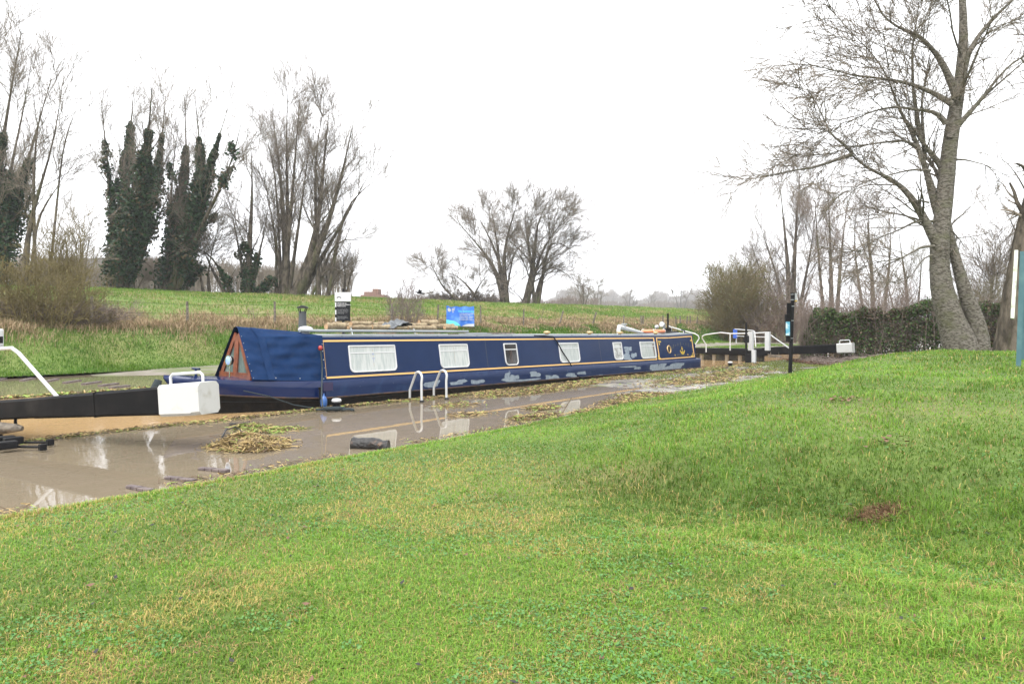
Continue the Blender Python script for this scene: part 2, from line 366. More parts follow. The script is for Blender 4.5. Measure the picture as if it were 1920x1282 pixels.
# ---------------------------------------------------------------- grass
def blades(name, X, Y, Z, hgt, wid, col, m, lean=.45, label=None, cat=None, kind='stuff', droop=.35):
    k = len(X); a = rng.random(k)*2*pi; ln = (rng.random(k)*.9+.1)*lean
    dx, dy = np.cos(a), np.sin(a); wx, wy = -dy*wid/2, dx*wid/2
    base = np.stack([X, Y, Z], 1)
    l = np.stack([dx*ln*hgt, dy*ln*hgt, hgt], 1); W_ = np.stack([wx, wy, wx*0], 1)
    mid = base + l*np.array([.42, .42, .6]); tip = base + l*np.array([1.25, 1.25, 1.]) - np.stack([hgt*0, hgt*0, hgt*droop*ln], 1)
    V = np.stack([base-W_, base+W_, mid+W_*.8, mid-W_*.8, tip], 1).reshape(-1, 3)
    i = np.arange(k)*5
    F = np.stack([i, i+1, i+2, i+3], 1); F3 = np.stack([i+3, i+2, i+4], 1)
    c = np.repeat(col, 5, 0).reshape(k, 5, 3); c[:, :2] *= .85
    o = np_mesh(name, V, F, m, F3=F3, col=c.reshape(-1, 3)); return tag(o, label, cat, kind=kind)

def mixcol(w, a, b): return np.asarray(a)[None]*(1-w[:, None]) + np.asarray(b)[None]*w[:, None]
def lawn_grass():
    k = 1050000
    r = 1.6*(34/1.6)**(rng.random(k)**1.12); th = (rng.random(k)-.5)*R(108)
    X, Y = r*np.sin(th), r*np.cos(th)
    t, n = CA*X+SA*Y, -SA*X+CA*Y; s = edge_n(t)-n
    bare = fbm(X, Y, .55)
    HP = lawn_pt(1648, 967); hole = np.exp(-(((X-HP.x)/.15)**2 + ((Y-HP.y)/.10)**2))
    ok = (s > 0.0) & ((hole < .45) | (rng.random(k) < .12)); X, Y, t, n, s, r = X[ok], Y[ok], t[ok], n[ok], s[ok], r[ok]; k = len(X)
    Z = lawn_h(t, n)-.004
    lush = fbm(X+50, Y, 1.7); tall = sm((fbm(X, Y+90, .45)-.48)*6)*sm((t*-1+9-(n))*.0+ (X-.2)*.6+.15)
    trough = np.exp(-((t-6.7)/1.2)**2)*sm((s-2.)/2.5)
    rim = np.exp(-(s/.25)**2)
    h = (.014 + .024*rng.random(k) + .06*tall*rng.random(k)**1.5 + .05*trough*rng.random(k) + .035*rim)*(1+r*.012)
    wd = (.0022 + .0005*r)*(.6+.8*rng.random(k))
    dry = sm((fbm(X, Y, 1.0)-.46)*7)*sm(1.-(X+.1)*.36)*(1-.9*trough)*sm(1.5-r*.03)
    dry = np.clip(dry*1.0 + sm((fbm(X-40, Y, .32)-.62)*9)*.5, 0, 1)
    g = mixcol(rng.random(k), (.092, .210, .020), (.210, .360, .040))
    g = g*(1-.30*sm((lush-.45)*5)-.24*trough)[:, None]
    yel = mixcol(rng.random(k), (.30, .30, .06), (.50, .36, .14))
    pick = rng.random(k) < (.05 + .08*(t < 6.5) + .45*dry*(1-.85*sm((t-5.6)/1.5)))
    c = np.where(pick[:, None], yel, g)
    c = np.where((rng.random(k) < .04+.18*sm((fbm(X+9, Y+4, .6)-.56)*9)*(t < 5)*(X < 1.5))[:, None], np.array([[.34, .21, .10]]), c)
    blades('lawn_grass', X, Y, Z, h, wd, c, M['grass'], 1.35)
lawn_grass()

def clover():
    k = 60000
    r = 1.8*(9/1.8)**(rng.random(k)); th = (rng.random(k)-.5)*R(84); X, Y = r*np.sin(th), r*np.cos(th)
    t, n = CA*X+SA*Y, -SA*X+CA*Y
    ok = (edge_n(t)-n > .4) & (fbm(X+13, Y*1.4-7, 1.05) > .52) & (t < 8) & (fbm(X, Y, .25) > .36); X, Y, t, n, r = X[ok], Y[ok], t[ok], n[ok], r[ok]; k = len(X)
    Z = lawn_h(t, n) + .014 + rng.random(k)*.016; s = .004+.004*rng.random(k)+.0004*r
    V = []; ang = rng.random(k)*6.28; tl = rng.normal(0, .35, (k, 2))
    for j in range(6):
        a = ang + j*pi/3; q = s*(1. if j % 2 else .82)
        x, y = np.cos(a)*q, np.sin(a)*q; V.append(np.stack([X+x, Y+y, Z+x*tl[:, 0]+y*tl[:, 1]], 1))
    V = np.stack(V, 1).reshape(-1, 3); i = np.arange(k)*6
    F = np.concatenate([np.stack([i, i+1, i+2, i+3], 1), np.stack([i, i+3, i+4, i+5], 1)])
    c = np.repeat(mixcol(rng.random(k), (.045, .14, .032), (.11, .23, .06)), 6, 0)
    tag(np_mesh('clover', V, F, M['leaf'], col=c), kind='stuff')
clover()

def lawn_litter():
    pts = []
    mb = MB()
    for _ in range(230):
        r = 2.4*(18/2.4)**random.random(); a = (random.random()-.5)*R(84); X, Y = r*sin(a), r*cos(a)
        t, n = CA*X+SA*Y, -SA*X+CA*Y
        if edge_n(t)-n < .3: continue
        z = float(lawn_h(np.array(t), np.array(n)))+.018; q = .012+.014*random.random(); u = random.random()*6.28
        p = [Vector((X+q*cos(u+j*pi/2)*(1 if j % 2 else .55), Y+q*sin(u+j*pi/2)*(1 if j % 2 else .55), z+random.uniform(0, .018))) for j in range(4)]
        mb.add(p, [[0, 1, 2, 3]], random.choice([0, 0, 1]))
    for x, y in ((1567, 755), (1598, 755), (1655, 835)):
        for _ in range(12):
            LP = lawn_pt(x, y); X = LP.x + random.gauss(0, .08); Y = LP.y + random.gauss(0, .08)
            t, n = CA*X+SA*Y, -SA*X+CA*Y; z = float(lawn_h(np.array(t), np.array(n)))+.03; q = .03; u = random.random()*6.28
            p = [Vector((X+q*cos(u+j*pi/2), Y+q*sin(u+j*pi/2), z+random.uniform(0, .03))) for j in range(4)]
            mb.add(p, [[0, 1, 2, 3]], 1)
    tag(mb.build('leaf_litter', [mat('black_leaf', (.018, .016, .014), .7), mat('brown_leaf', (.12, .06, .035), .7)]), kind='stuff')
lawn_litter()
# worn hollow with dead brown grass
HP = lawn_pt(1648, 967); k = 1500; X = HP.x+rng.normal(0, .11, k); Y = HP.y+.01+rng.normal(0, .06, k); Z = lawn_xy(X, Y)
blades('dead_grass_hollow', X, Y, Z-.01, .03+.045*rng.random(k), np.full(k, .006), mixcol(rng.random(k), (.10, .05, .028), (.26, .17, .09)), M['straw'], 1.6)

def far_grass():
    # bank between towpath and fence
    k = 200000; t = rng.random(k)**1.3*75-8; n = 26.0+rng.random(k)*3.9
    X, Y = CA*t-SA*n, SA*t+CA*n; Z = meadow_h(t, n)-.02
    sc = Y/30
    c = mixcol(rng.random(k), (.045, .13, .010), (.105, .20, .02)); c = mixcol(fbm(t, n, 1.3), (.7, .9, .8), (1.5, 1.15, 1.2))*c
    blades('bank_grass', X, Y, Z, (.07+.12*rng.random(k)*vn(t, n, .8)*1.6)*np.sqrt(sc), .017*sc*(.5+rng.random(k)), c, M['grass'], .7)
    # rough dead grass along the fence
    k = 170000; t = rng.random(k)**1.2*90-10; off = rng.normal(0, 1, k); n = 30.3 + off*(.9+1.6*vn(t, t*0, 7)*(off > 0)) + (fbm(t, t*0, 5)-.5)*2.5
    X, Y = CA*t-SA*n, SA*t+CA*n; Z = meadow_h(t, n)-.03; sc = Y/32
    dens = fbm(t, n, 1.5); keep = rng.random(k) < sm((dens-.28)*3.5); 
    h = (.18+.55*rng.random(k)*dens)*(1-.2*np.abs(off)/2)
    c = mixcol(rng.random(k), (.21, .145, .08), (.42, .32, .20)); g = rng.random(k) < .10; c[g] = (.12, .16, .05)
    X, Y, Z, h, sc, c = X[keep], Y[keep], Z[keep], h[keep], sc[keep], c[keep]
    blades('dead_grass_verge', X, Y, Z, np.maximum(h, .1), .020*sc*(.5+rng.random(len(X))), c, M['straw'], .9)
    # meadow
    k = 420000; n = 29.5+rng.random(k)**1.3*42; lo = n*.0-8; t = lo+rng.random(k)**1.25*150
    X, Y = CA*t-SA*n, SA*t+CA*n; ok = (np.abs(X/Y) < .78) & (Y > 5); X, Y, t, n = X[ok], Y[ok], t[ok], n[ok]; k = len(X)
    Z = meadow_h(t, n)-.02; sc = np.maximum(Y, 20)/30
    p = fbm(t, n*1.3, 4.2); dry = sm((p-.47)*6); lush = sm((fbm(t+70, n, 2.3)-.5)*6)
    c = mixcol(rng.random(k), (.085, .18, .018), (.17, .27, .04)); s = mixcol(rng.random(k), (.25, .23, .08), (.38, .31, .15))
    pick = rng.random(k) < .12+.62*dry*(n < 52)*sm((54-n)/12)
    c = np.where(pick[:, None], s, c)*(1-.25*lush*~pick)[:, None]
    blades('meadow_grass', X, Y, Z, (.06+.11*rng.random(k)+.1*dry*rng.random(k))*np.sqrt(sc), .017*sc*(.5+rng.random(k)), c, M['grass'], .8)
far_grass()
k = 60000; t = 17+rng.random(k)*43; n = np.where(rng.random(k) < .6, 19.2+rng.random(k)*3.2, 24.7+rng.random(k)*1.7); ok = fbm(t, n, 1.6) > .40; t, n = t[ok], n[ok]; k = len(t)
X, Y = CA*t-SA*n, SA*t+CA*n
blades('towpath_grass', X, Y, path_h(t, n)-.01, .04+.08*rng.random(k), .0006*Y, mixcol(rng.random(k), (.07, .15, .014), (.17, .25, .035)), M['grass'], 1.)

# ---------------------------------------------------------------- reeds, straw and flotsam
def straw(name, t, n, z, ln, wid, col):
    k = len(t); X, Y = CA*t-SA*n, SA*t+CA*n; a = rng.random(k)*2*pi; el = rng.normal(0, .22, k)
    d = np.stack([np.cos(a)*np.cos(el), np.sin(a)*np.cos(el), np.sin(el)], 1)*ln[:, None]/2
    c0 = np.stack([X, Y, z], 1); b = rng.normal(0, .22, (k, 3))*ln[:, None]; b[:, 2] = np.abs(b[:, 2])*.6
    s = np.stack([-np.sin(a), np.cos(a), rng.normal(0, .5, k)], 1)*wid[:, None]/2
    P = [c0-d, c0-d*.2+b*.8, c0+d]; P[0][:, 2] = np.maximum(P[0][:, 2], z*.3); P[2][:, 2] = np.maximum(P[2][:, 2], z*.3)
    V = np.stack([P[0]-s, P[0]+s, P[1]-s, P[1]+s, P[2]-s, P[2]+s], 1).reshape(-1, 3); i = np.arange(k)*6
    F = np.concatenate([np.stack([i, i+1, i+3, i+2], 1), np.stack([i+2, i+3, i+5, i+4], 1)])
    return tag(np_mesh(name, V, F, M['straw'], col=np.repeat(col, 6, 0)), kind='stuff')
def strawcol(k, green=.12, dark=.15):
    c = mixcol(rng.random(k), (.20, .135, .055), (.42, .32, .15)); u = rng.random(k)
    c[u < green] = (.22, .30, .07); c[u > 1-dark] = (.10, .07, .045); return c
def pile(name, blobs, k, ln, wid, green=.12, dark=.12):
    ts, ns_, zs = [], [], []
    tot = sum(b[3] for b in blobs)
    for x, y, rx, wt, ry, hh in blobs:
        c = gnd(x, y); q = int(k*wt/tot); u = rng.normal(0, .5, q); v = rng.normal(0, .5, q)
        X = c.x+u*rx; Y = c.y+v*ry; ts.append(CA*X+SA*Y); ns_.append(-SA*X+CA*Y)
        zs.append(.012+hh*np.exp(-(u*u+v*v)*1.6)*rng.random(q))
    t, n, z = map(np.concatenate, (ts, ns_, zs)); k = len(t)
    return straw(name, t, n, z, ln*(.5+rng.random(k)), wid*(.6+.8*rng.random(k)), strawcol(k, green, dark))
pile('reed_pile', [(434, 838, .24, 3, .24, .10), (474, 842, .27, 3.2, .24, .10), (508, 838, .26, .8, .14, .03), (455, 820, .25, .6, .1, .05), (500, 828, .3, .7, .2, .06)], 4600, .14, .009, .05, .22)
pile('water_weed', [(470, 803, .28, 2, .20, .07), (500, 808, .36, 1.6, .25, .04), (540, 803, .35, .35, .10, .01)], 1100, .11, .011, .45, .2)
def scatter_debris():
    # drift line along the quay edge and rafts of dead reed on the wet paving
    k = 16000; t = 1+rng.random(k)*30; n = 11.93-np.abs(rng.normal(0, 1, k))*(.06+.25*vn(t, t*0, 1.7)**2+.010*np.maximum(t-10, 0))
    keep = rng.random(k) < .25+.75*vn(t, t*0+5, .9)
    T = [t[keep]]; N = [n[keep]]
    for x0, y0, sx, sy, q in ((960, 738, .9, .22, 500), (1000, 735, 1.0, .25, 600), (1060, 725, 1.3, .3, 500), (1140, 710, 1.6, .45, 600), (1190, 700, 2., .6, 700), (1290, 692, 2., .5, 500),
                              (1020, 765, .35, .22, 260), (1000, 782, .5, .2, 360), (1120, 770, .6, .22, 300), (1170, 752, .7, .25, 320), (1210, 742, .8, .5, 260), (850, 760, .5, .4, 90), (880, 777, .4, .3, 60),
                              (1300, 715, 2.2, .9, 500), (1380, 700, 2.4, .8, 420), (780, 745, .7, .12, 160), (690, 752, .9, .1, 160)):
        c = gnd(x0, y0); tc, nc = tn(c); q *= 5; T.append(tc+rng.normal(0, .55, q)*sx); N.append(nc+rng.normal(0, .5, q)*sy)
    t = np.concatenate(T); n = np.concatenate(N); ok = (n < 11.98) & (n > edge_n(t)-.1); t, n = t[ok], n[ok]; k = len(t)
    z = np.maximum(quay_h(t, n), 0)+.008+.03*rng.random(k)**2
    straw('drift_debris', t, n, z, .03+.09*rng.random(k)**1.5+.002*t, .005+.007*rng.random(k)+.0003*t, strawcol(k, .14, .45))
    k = 2600; t = rng.random(k)*26; n = edge_n(t)+.12+np.abs(rng.normal(0, .12, k)); ok = vn(t, t*0+7, .7) > .42; t, n = t[ok], n[ok]; k = len(t)
    straw('margin_debris', t, n, .006+.02*rng.random(k), .03+.08*rng.random(k), .005+.006*rng.random(k), strawcol(k, .2, .45))
    # far edge drift
    k = 2200; t = -4+rng.random(k)*14; n = 19.05+np.abs(rng.normal(0, .16, k)); straw('far_drift_debris', t, n, .01+.03*rng.random(k), .06+.12*rng.random(k), .018+.014*rng.random(k), strawcol(k, .3, .2))
    # moss and weed growing on the coping edge
    k = 5000; t = rng.random(k)*26; n = 11.9-np.abs(rng.normal(0, .07, k)); ok = vn(t, t*0+9, .45) > .5; t, n = t[ok], n[ok]; k = len(t)
    X, Y = CA*t-SA*n, SA*t+CA*n
    blades('edge_moss', X, Y, X*0-.01, .02+.03*rng.random(k), .012+.0004*t, mixcol(rng.random(k), (.10, .14, .02), (.22, .25, .06)), M['grass'], 1.2)
scatter_debris()
# moss tufts on the dry part of the quay near the gate
k = 14000; t = 20+rng.random(k)*17; n = 8+rng.random(k)*3.9; ok = fbm(t, n*1.2, 1.7)+.16*sm((t-24)/8) > .54; t, n = t[ok], n[ok]; k = len(t)
blades('quay_moss', CA*t-SA*n, SA*t+CA*n, quay_h(t, n), .02+.04*rng.random(k), np.full(k, .03), mixcol(rng.random(k), (.10, .15, .025), (.20, .22, .06)), M['grass'], 1.2)

# ---------------------------------------------------------------- narrowboat
TB = 17.5; NC = 13.15
boat = tag(empty('narrowboat', W(TB, NC, 0), rot=(0, .0088, PHI)),
           'long navy blue narrowboat with cream coachlines and grey primer patches moored at the flooded quay', 'boat')
Xl = lambda t: t-TB
def g_top(T): return .45 + (.14*((9.2-T)/2.7)**1.3 if T < 9.2 else 0)
def b_top(T): return .115 + (.22*((9.2-T)/2.7)**1.3 if T < 9.2 else 0)
def half(T, f, wmax=1.03):
    """hull half breadth; f 0 at water, 1 at gunwale"""
    Ts = 6.45 + .42*(1-f)
    if T <= Ts: return .0
    if T < 9.6: return wmax*(1-((9.6-T)/(9.6-Ts))**2.1)
    if T > 26.3: return wmax*sqrt(max(0, 1-((T-26.3)/.75)**2))
    return wmax
def hull_strip(levels, name, m, stations, parent=boat):
    """levels: list of (z function, breadth fraction, outset)"""
    mb = MB()
    for sgn in (-1, 1):
        vs = []
        for T in stations:
            for zf, f, o in levels:
                hw = half(T, f); hw = hw+o if hw > .02 else .012
                Ts = 6.45+.42*(1-f); vs.append((Xl(max(T, Ts)), sgn*hw, zf(T)))
        k = len(levels)
        mb.add(vs, [[i*k+j, (i+1)*k+j, (i+1)*k+j+1, i*k+j+1] for i in range(len(stations)-1) for j in range(k-1)], 0, True)
    return mb.build(name, m, parent)
st_all = [6.45+.1*i for i in range(33)] + [9.8+1.0*i for i in range(17)] + [26.3, 26.45, 26.6, 26.75, 26.88, 26.98, 27.03, 27.05]
hull_strip([(lambda T: -.5, 0, 0), (lambda T: 0, .1, 0), (lambda T: b_top(T)*.45, .3, 0), (lambda T: b_top(T)-.01, .5, 0)], 'lower_hull', M['black'], st_all)
hull_strip([(lambda T: b_top(T)-.018, .5, .0), (lambda T: b_top(T)-.014, .5, .022), (lambda T: b_top(T)+.012, .55, .022), (lambda T: b_top(T)+.016, .55, .0)], 'rubbing_strake', M['rust'], st_all)
ub = [(lambda T: b_top(T)+.01, .55, 0), (lambda T: (b_top(T)+g_top(T))/2, .8, 0), (lambda T: g_top(T)-.012, 1, 0), (lambda T: g_top(T), 1, -.012)]
hull_strip(ub, 'bow_panel', M['bow_blue'], [T for T in st_all if T <= 9.2]+[9.2])
hull_strip(ub, 'hull_side', M['hull_blue'], [9.2]+[T for T in st_all if T > 9.2])
hull_strip([(lambda T: b_top(T)*.5-.012, .35, .0), (lambda T: b_top(T)*.5-.01, .35, .012), (lambda T: b_top(T)*.5+.01, .35, .012), (lambda T: b_top(T)*.5+.012, .35, 0)], 'lower_strake', M['black'], [T for T in st_all if T < 13])
# decks
mb = MB(); ds = [T for T in st_all if T <= 8.9]
vs = []
for T in ds:
    h_ = max(half(T, 1)-.01, .008); z = g_top(T); vs += [(Xl(T), -h_, z), (Xl(T), 0, z+.05), (Xl(T), h_, z)]
mb.add(vs, [[i*3+j, i*3+3+j, i*3+4+j, i*3+1+j] for i in range(len(ds)-1) for j in (0, 1)], 0, True)
mb.build('foredeck', M['bow_blue'], boat)
mb = MB(); ds = [9.2, 15, 21]+[T for T in st_all if T >= 26.3]; vs = []
for T in ds: vs += [(Xl(T), -max(half(T, 1)-.012, .005), .447), (Xl(T), max(half(T, 1)-.012, .005), .447)]
mb.add(vs, [[2*i, 2*i+2, 2*i+3, 2*i+1] for i in range(len(ds)-1)]); mb.build('side_deck', M['hull_blue'], boat)
# fender on stem, deck T-stud, ropes heaped
mb = MB(); mb.tube([(Xl(6.36), 0, .2), (Xl(6.30), 0, .38), (Xl(6.36), 0, .56)], [.06, .10, .06], 10)
mb.build('bow_fender', M['rope'], boat)
mb = MB(); mb.tube([(Xl(7.05), 0, .6), (Xl(7.05), 0, .74)], .025); mb.tube([(Xl(7.05), -.13, .73), (Xl(7.05), .13, .73)], .02); mb.build('mooring_stud', M['navy'], boat)

ZR = 1.32                                 # cabin side top
def cs(z): return .95 - .15*(z-.45)/.87   # cabin half width at height z
LEAN = math.atan(.15/.87)
def sp(T, z, o=0.): return Vector((Xl(T), -cs(z)-o*cos(LEAN), z+o*sin(LEAN)))
def side_px(x, y):
    n = NC-.88; t = t_at(x, n)
    for _ in range(3):
        Y = SA*t+CA*n; z = EYE-(y-HZ)/FPX*Y + .0088*(t-TB); n = NC-cs(z); t = t_at(x, n)
    return t, z
T0, T1 = t_at(603, NC-.88), t_at(1302, NC-.88)
zr = lambda T: ZR + .055*max(0, (T-(T1-2.0))/2.0)
mb = MB(); sts = [T0, T0+4, T0+8, T0+12, T1-2.0, T1]
prof = lambda T: [(-cs(.45), .45), (-cs(zr(T)-.012), zr(T)-.012), (-cs(zr(T))+.02, zr(T)), (-.55, zr(T)+.035), (0, zr(T)+.05), (.55, zr(T)+.035), (cs(zr(T))-.02, zr(T)), (cs(zr(T)-.012), zr(T)-.012), (cs(.45), .45)]
vs = []
for T in sts: vs += [(Xl(T), y, z) for y, z in prof(T)]
for i in range(len(sts)-1):
    for j in range(8):
        mb.add([vs[i*9+j], vs[(i+1)*9+j], vs[(i+1)*9+j+1], vs[i*9+j+1]], [[0, 1, 2, 3]], 1 if 1 < j < 6 else 0)
mb.add(vs[:9], [list(range(9))]); mb.add(vs[-9:], [list(range(9))])
mb.build('cabin', [M['navy'], M['roofgrey']], boat)
# roof edge upstand and handrails, slightly proud
for s in (-1, 1):
    mb = MB(); pts = [(Xl(T), s*(cs(zr(T))-.05), zr(T)+.028) for T in sts]; mb.tube(pts, .016, 6)
    for T in np.arange(T0+.6, T1-.4, 1.4): mb.box((Xl(T), s*(cs(ZR)-.05), zr(T)+.01), (.04, .02, .03))
    mb.build('handrail', M['navy'] if s > 0 else M['roofgrey'], boat)

def strip(mb, a, b, w_, o=.004, along='x'):
    (ta, za), (tb, zb) = a, b
    if along == 'x': mb.add([sp(ta, za-w_/2, o), sp(tb, zb-w_/2, o), sp(tb, zb+w_/2, o), sp(ta, za+w_/2, o)], [[0, 1, 2, 3]])
    else: mb.add([sp(ta-w_/2, za, o), sp(ta+w_/2, za, o), sp(tb+w_/2, zb, o), sp(tb-w_/2, zb, o)], [[0, 1, 2, 3]])
zb_, zt_, lw = .505, 1.235, .036
mb = MB(); ta, tb_ = t_at(606, NC-.88), t_at(1229, NC-.88)
strip(mb, (ta, zb_), (tb_, zb_), lw); strip(mb, (ta, zt_), (tb_, zt_), lw)
strip(mb, (ta+lw/2, zb_+lw/2), (ta+lw/2, zt_-lw/2), lw, along='z'); strip(mb, (tb_-lw, zb_+lw/2), (tb_-lw, zt_-lw/2), lw*1.9, along='z')
tc, td, te = t_at(1232.5, NC-.88), T1-2.0, T1-.10
strip(mb, (tc, zb_), (te, zb_+.02), lw, .005); strip(mb, (tc, zt_), (td, zt_), lw, .005); strip(mb, (td+.004, zt_), (te, zt_+.05), lw, .005)
strip(mb, (tc+lw, zb_+lw/2), (tc+lw, zt_-lw/2), lw*1.9, .005, along='z'); strip(mb, (te-lw, zb_+.02+lw/2), (te-lw, zt_+.045-lw/2), lw*1.9, .005, along='z')
mb.build('coachline', M['cream'], boat)
for x in (912, 1125):
    mb = MB(); T = t_at(x, NC-.88); strip(mb, (T, .47), (T, 1.30), .03, .003, along='z'); mb.build('panel_seam', mat('dark_seam', (.005, .010, .035), .4), boat)

def rrect(w_, h_, rt, rb, k=6):
    pts = []
    for cx_, cy_, r, a0 in ((w_/2-rb, -h_/2+rb, rb, -90), (w_/2-rt, h_/2-rt, rt, 0), (-w_/2+rt, h_/2-rt, rt, 90), (-w_/2+rb, -h_/2+rb, rb, 180)):
        for i in range(k+1): a = R(a0+90*i/k); pts.append((cx_+r*cos(a), cy_+r*sin(a)))
    return pts
WIN = [(651, 739, 647, 697, 'curtain'), (821, 875, 645, 689.5, 'curtain'), (942.5, 967, 643.5, 685, 'dark'), (1045.5, 1083, 642.5, 679.5, 'curtain'), (1147.5, 1164, 641.5, 675, 'half'), (1198, 1226.5, 640.5, 672, 'curtain')]
m_half = mat('drawn_curtain', (.42, .44, .42), .7, noise=(5, (.2, .2, .19), .45, .6), coat=.5)
for i, (xa, xb, ya, yb, kind) in enumerate(WIN):
    t0, za = side_px(xa, (ya+ya)/2+.0); t1, _ = side_px(xb, ya); _, z0 = side_px(xa, yb); 
    tm = (t0+t1)/2; _, zt = side_px((xa+xb)/2, ya); _, zb = side_px((xa+xb)/2, yb)
    w_, h_ = t1-t0, zt-zb; zm = (zt+zb)/2
    rb = min(.11, w_*.22); fw = .030 if w_ > .5 else .034
    if i > 2: fw = .04
    out = rrect(w_, h_, .03, rb); inn = rrect(w_-2*fw, h_-2*fw, .012, max(rb-fw*.6, .03)); k = len(out)
    P = lambda q, o: sp(tm+q[0], zm+q[1], o)
    mb = MB(); vs = [P(q, .001) for q in out]+[P(q, .018) for q in out]+[P((q[0]*.985, q[1]*.985), .024) for q in out]+[P(q, .022) for q in inn]+[P(q, .004) for q in inn]
    mb.add(vs, [[a*k+j, a*k+(j+1) % k, (a+1)*k+(j+1) % k, (a+1)*k+j] for a in range(4) for j in range(k)], 0, True)
    zt_bar = h_/2-h_*.28
    fr_ = mb; mb.add([P((-w_/2+fw, zt_bar-.012), .014), P((w_/2-fw, zt_bar-.012), .014), P((w_/2-fw, zt_bar+.012), .014), P((-w_/2+fw, zt_bar+.012), .014)], [[0, 1, 2, 3]])
    for cx_ in (-w_/2+fw*.5, w_/2-fw*.5):
        for cz_ in (-.3, .1, .38): mb.lathe([(.006, 0), (.003, .003)], P((cx_, h_*cz_), .024), 6, axis='Y')
    wo = mb.build('window', M['frame'], boat, smooth=False); 
    mb = MB(); mb.add([P(q, .006) for q in inn], [list(range(k))])
    mb.build('pane', M['curtain'] if kind == 'curtain' else (M['darkglass'] if kind == 'dark' else m_half), wo)
    if kind == 'curtain':    # folds of the net curtain, a dark gap where it parts
        mb = MB()
        if i in (0, 1): mb.add([P((-.006, -h_*.3), .008), P((.003, -h_*.3), .008), P((.006, h_*.36), .008), P((-.006, h_*.36), .008)], [[0, 1, 2, 3]])
        if i == 5: mb.add([P((w_*.36, -h_*.4), .008), P((w_*.40, -h_*.4), .008), P((w_*.42, h_*.36), .008), P((w_*.33, h_*.36), .008)], [[0, 1, 2, 3]])
        if mb.f: mb.build('curtain_gap', mat('curtain_shade', (.30, .25, .19) if i < 2 else (.12, .07, .05), .8), wo)
    if kind == 'curtain' and i in (3, 5):
        mb = MB()
        for q in np.linspace(-.42, .42, 9):
            mb.add([P((-w_/2+fw+.01, h_*q*.9-.003), .009), P((w_/2-fw-.01, h_*q*.9-.003), .009), P((w_/2-fw-.01, h_*q*.9+.003), .009), P((-w_/2+fw+.01, h_*q*.9+.003), .009)], [[0, 1, 2, 3]])
        mb.build('blind', mat('blind_slats', (.27, .30, .295), .6), wo)
    if i == 0:
        mb = MB(); m_ = mat('blue_lace_motif', (.22, .30, .48), .8)
        for cx_, cz_, r_ in ((0, .09, .028), (-.02, .0, .016), (.022, .0, .016), (0, -.04, .014), (0, -.08, .01)):
            vs = [P((cx_+r_*cos(a)*.8, cz_+r_*sin(a)), .0075+.0004*len(mb.f)) for a in np.linspace(0, 6.28, 9)[:-1]]; mb.add(vs, [list(range(8))])
        mb.build('lace_motif', m_, wo)
    if kind == 'dark':
        mb = MB()
        for q in (-.045, .02): mb.add([P((q, -h_*.38), .009), P((q+.014, -h_*.38), .009), P((q+.014, h_*.18), .009), P((q, h_*.18), .009)], [[0, 1, 2, 3]])
        mb.build('inner_curtain_edge', mat('brown_curtain', (.09, .05, .035), .8), wo)
# porthole
T, z = side_px(1254, 655)
mb = MB(); c_ = sp(T, z, .0); rings = []
for r_, o_ in ((.15, .002), (.15, .02), (.13, .03), (.105, .022), (.10, .006)): rings.append([sp(T+r_*cos(a), z+r_*sin(a), o_) for a in np.linspace(0, 2*pi, 21)[:-1]])
vs = sum(rings, []); mb.add(vs, [[a*20+j, a*20+(j+1) % 20, (a+1)*20+(j+1) % 20, (a+1)*20+j] for a in range(4) for j in range(20)], 0, True)
po = mb.build('porthole', M['brass'], boat); mb = MB(); mb.add([sp(T+.1*cos(a), z+.1*sin(a), .008) for a in np.linspace(0, 2*pi, 21)[:-1]], [list(range(20))]); mb.build('pane', mat('porthole_glass', (.05, .045, .04), .1), po)

def blob(mb, T, z, rt, rz, o, f=sp, seed=0):
    rr = random.Random(seed); k = 16; ph = [rr.random()*6.28 for _ in range(3)]
    pts = []
    for j in range(k):
        a = 2*pi*j/k; q = 1+.22*sin(2*a+ph[0])+.16*sin(3*a+ph[1])+.10*sin(5*a+ph[2]); u = abs(cos(a))**.6*(1 if cos(a) > 0 else -1); v = abs(sin(a))**.6*(1 if sin(a) > 0 else -1)
        pts.append(f(T+rt*q*u, z+rz*q*v, o))
    mb.add(pts, [list(range(k))])
def hullside(T, z, o): return Vector((Xl(T), -1.03-o, max(b_top(T)+.022, min(.432, z))))
def hull_px(x, y):
    n = NC-1.03; t = t_at(x, n); Y = SA*t+CA*n; return t, EYE-(y-HZ)/FPX*Y+.0088*(t-TB)
sd_ = 0
for xa, xb, ya, yb in [(797, 823, 712, 728), (842, 874, 713, 722), (858, 874, 710, 717), (883, 906, 710, 721), (940, 972, 706, 717), (945, 957, 698, 710), (957, 972, 701, 713), (970, 1010, 708, 716), (993, 1012, 695, 708),
                       (1022, 1036, 703, 713), (1034, 1048, 702, 711), (1062, 1080, 698, 708), (1084, 1098, 695, 703), (1058, 1084, 706, 713), (1098, 1120, 703, 708), (1122, 1133, 701, 706), (1164, 1196, 685, 690), (1190, 1201, 687, 693),
                       (1217, 1236, 682, 697), (1230, 1250, 681, 694), (1246, 1262, 684, 695), (1254, 1281, 679, 692), (1222, 1246, 690, 698), (1262, 1280, 684, 694)]:
    t0, z0 = hull_px(xa, yb); t1, z1 = hull_px(xb, ya); sd_ += 1
    mb = MB(); blob(mb, (t0+t1)/2, (z0+z1)/2, (t1-t0)/2*.95, abs(z1-z0)/2*.9, .0025+.0004*(sd_ % 7), hullside, sd_); mb.build('primer_patch', M['primer'], boat)
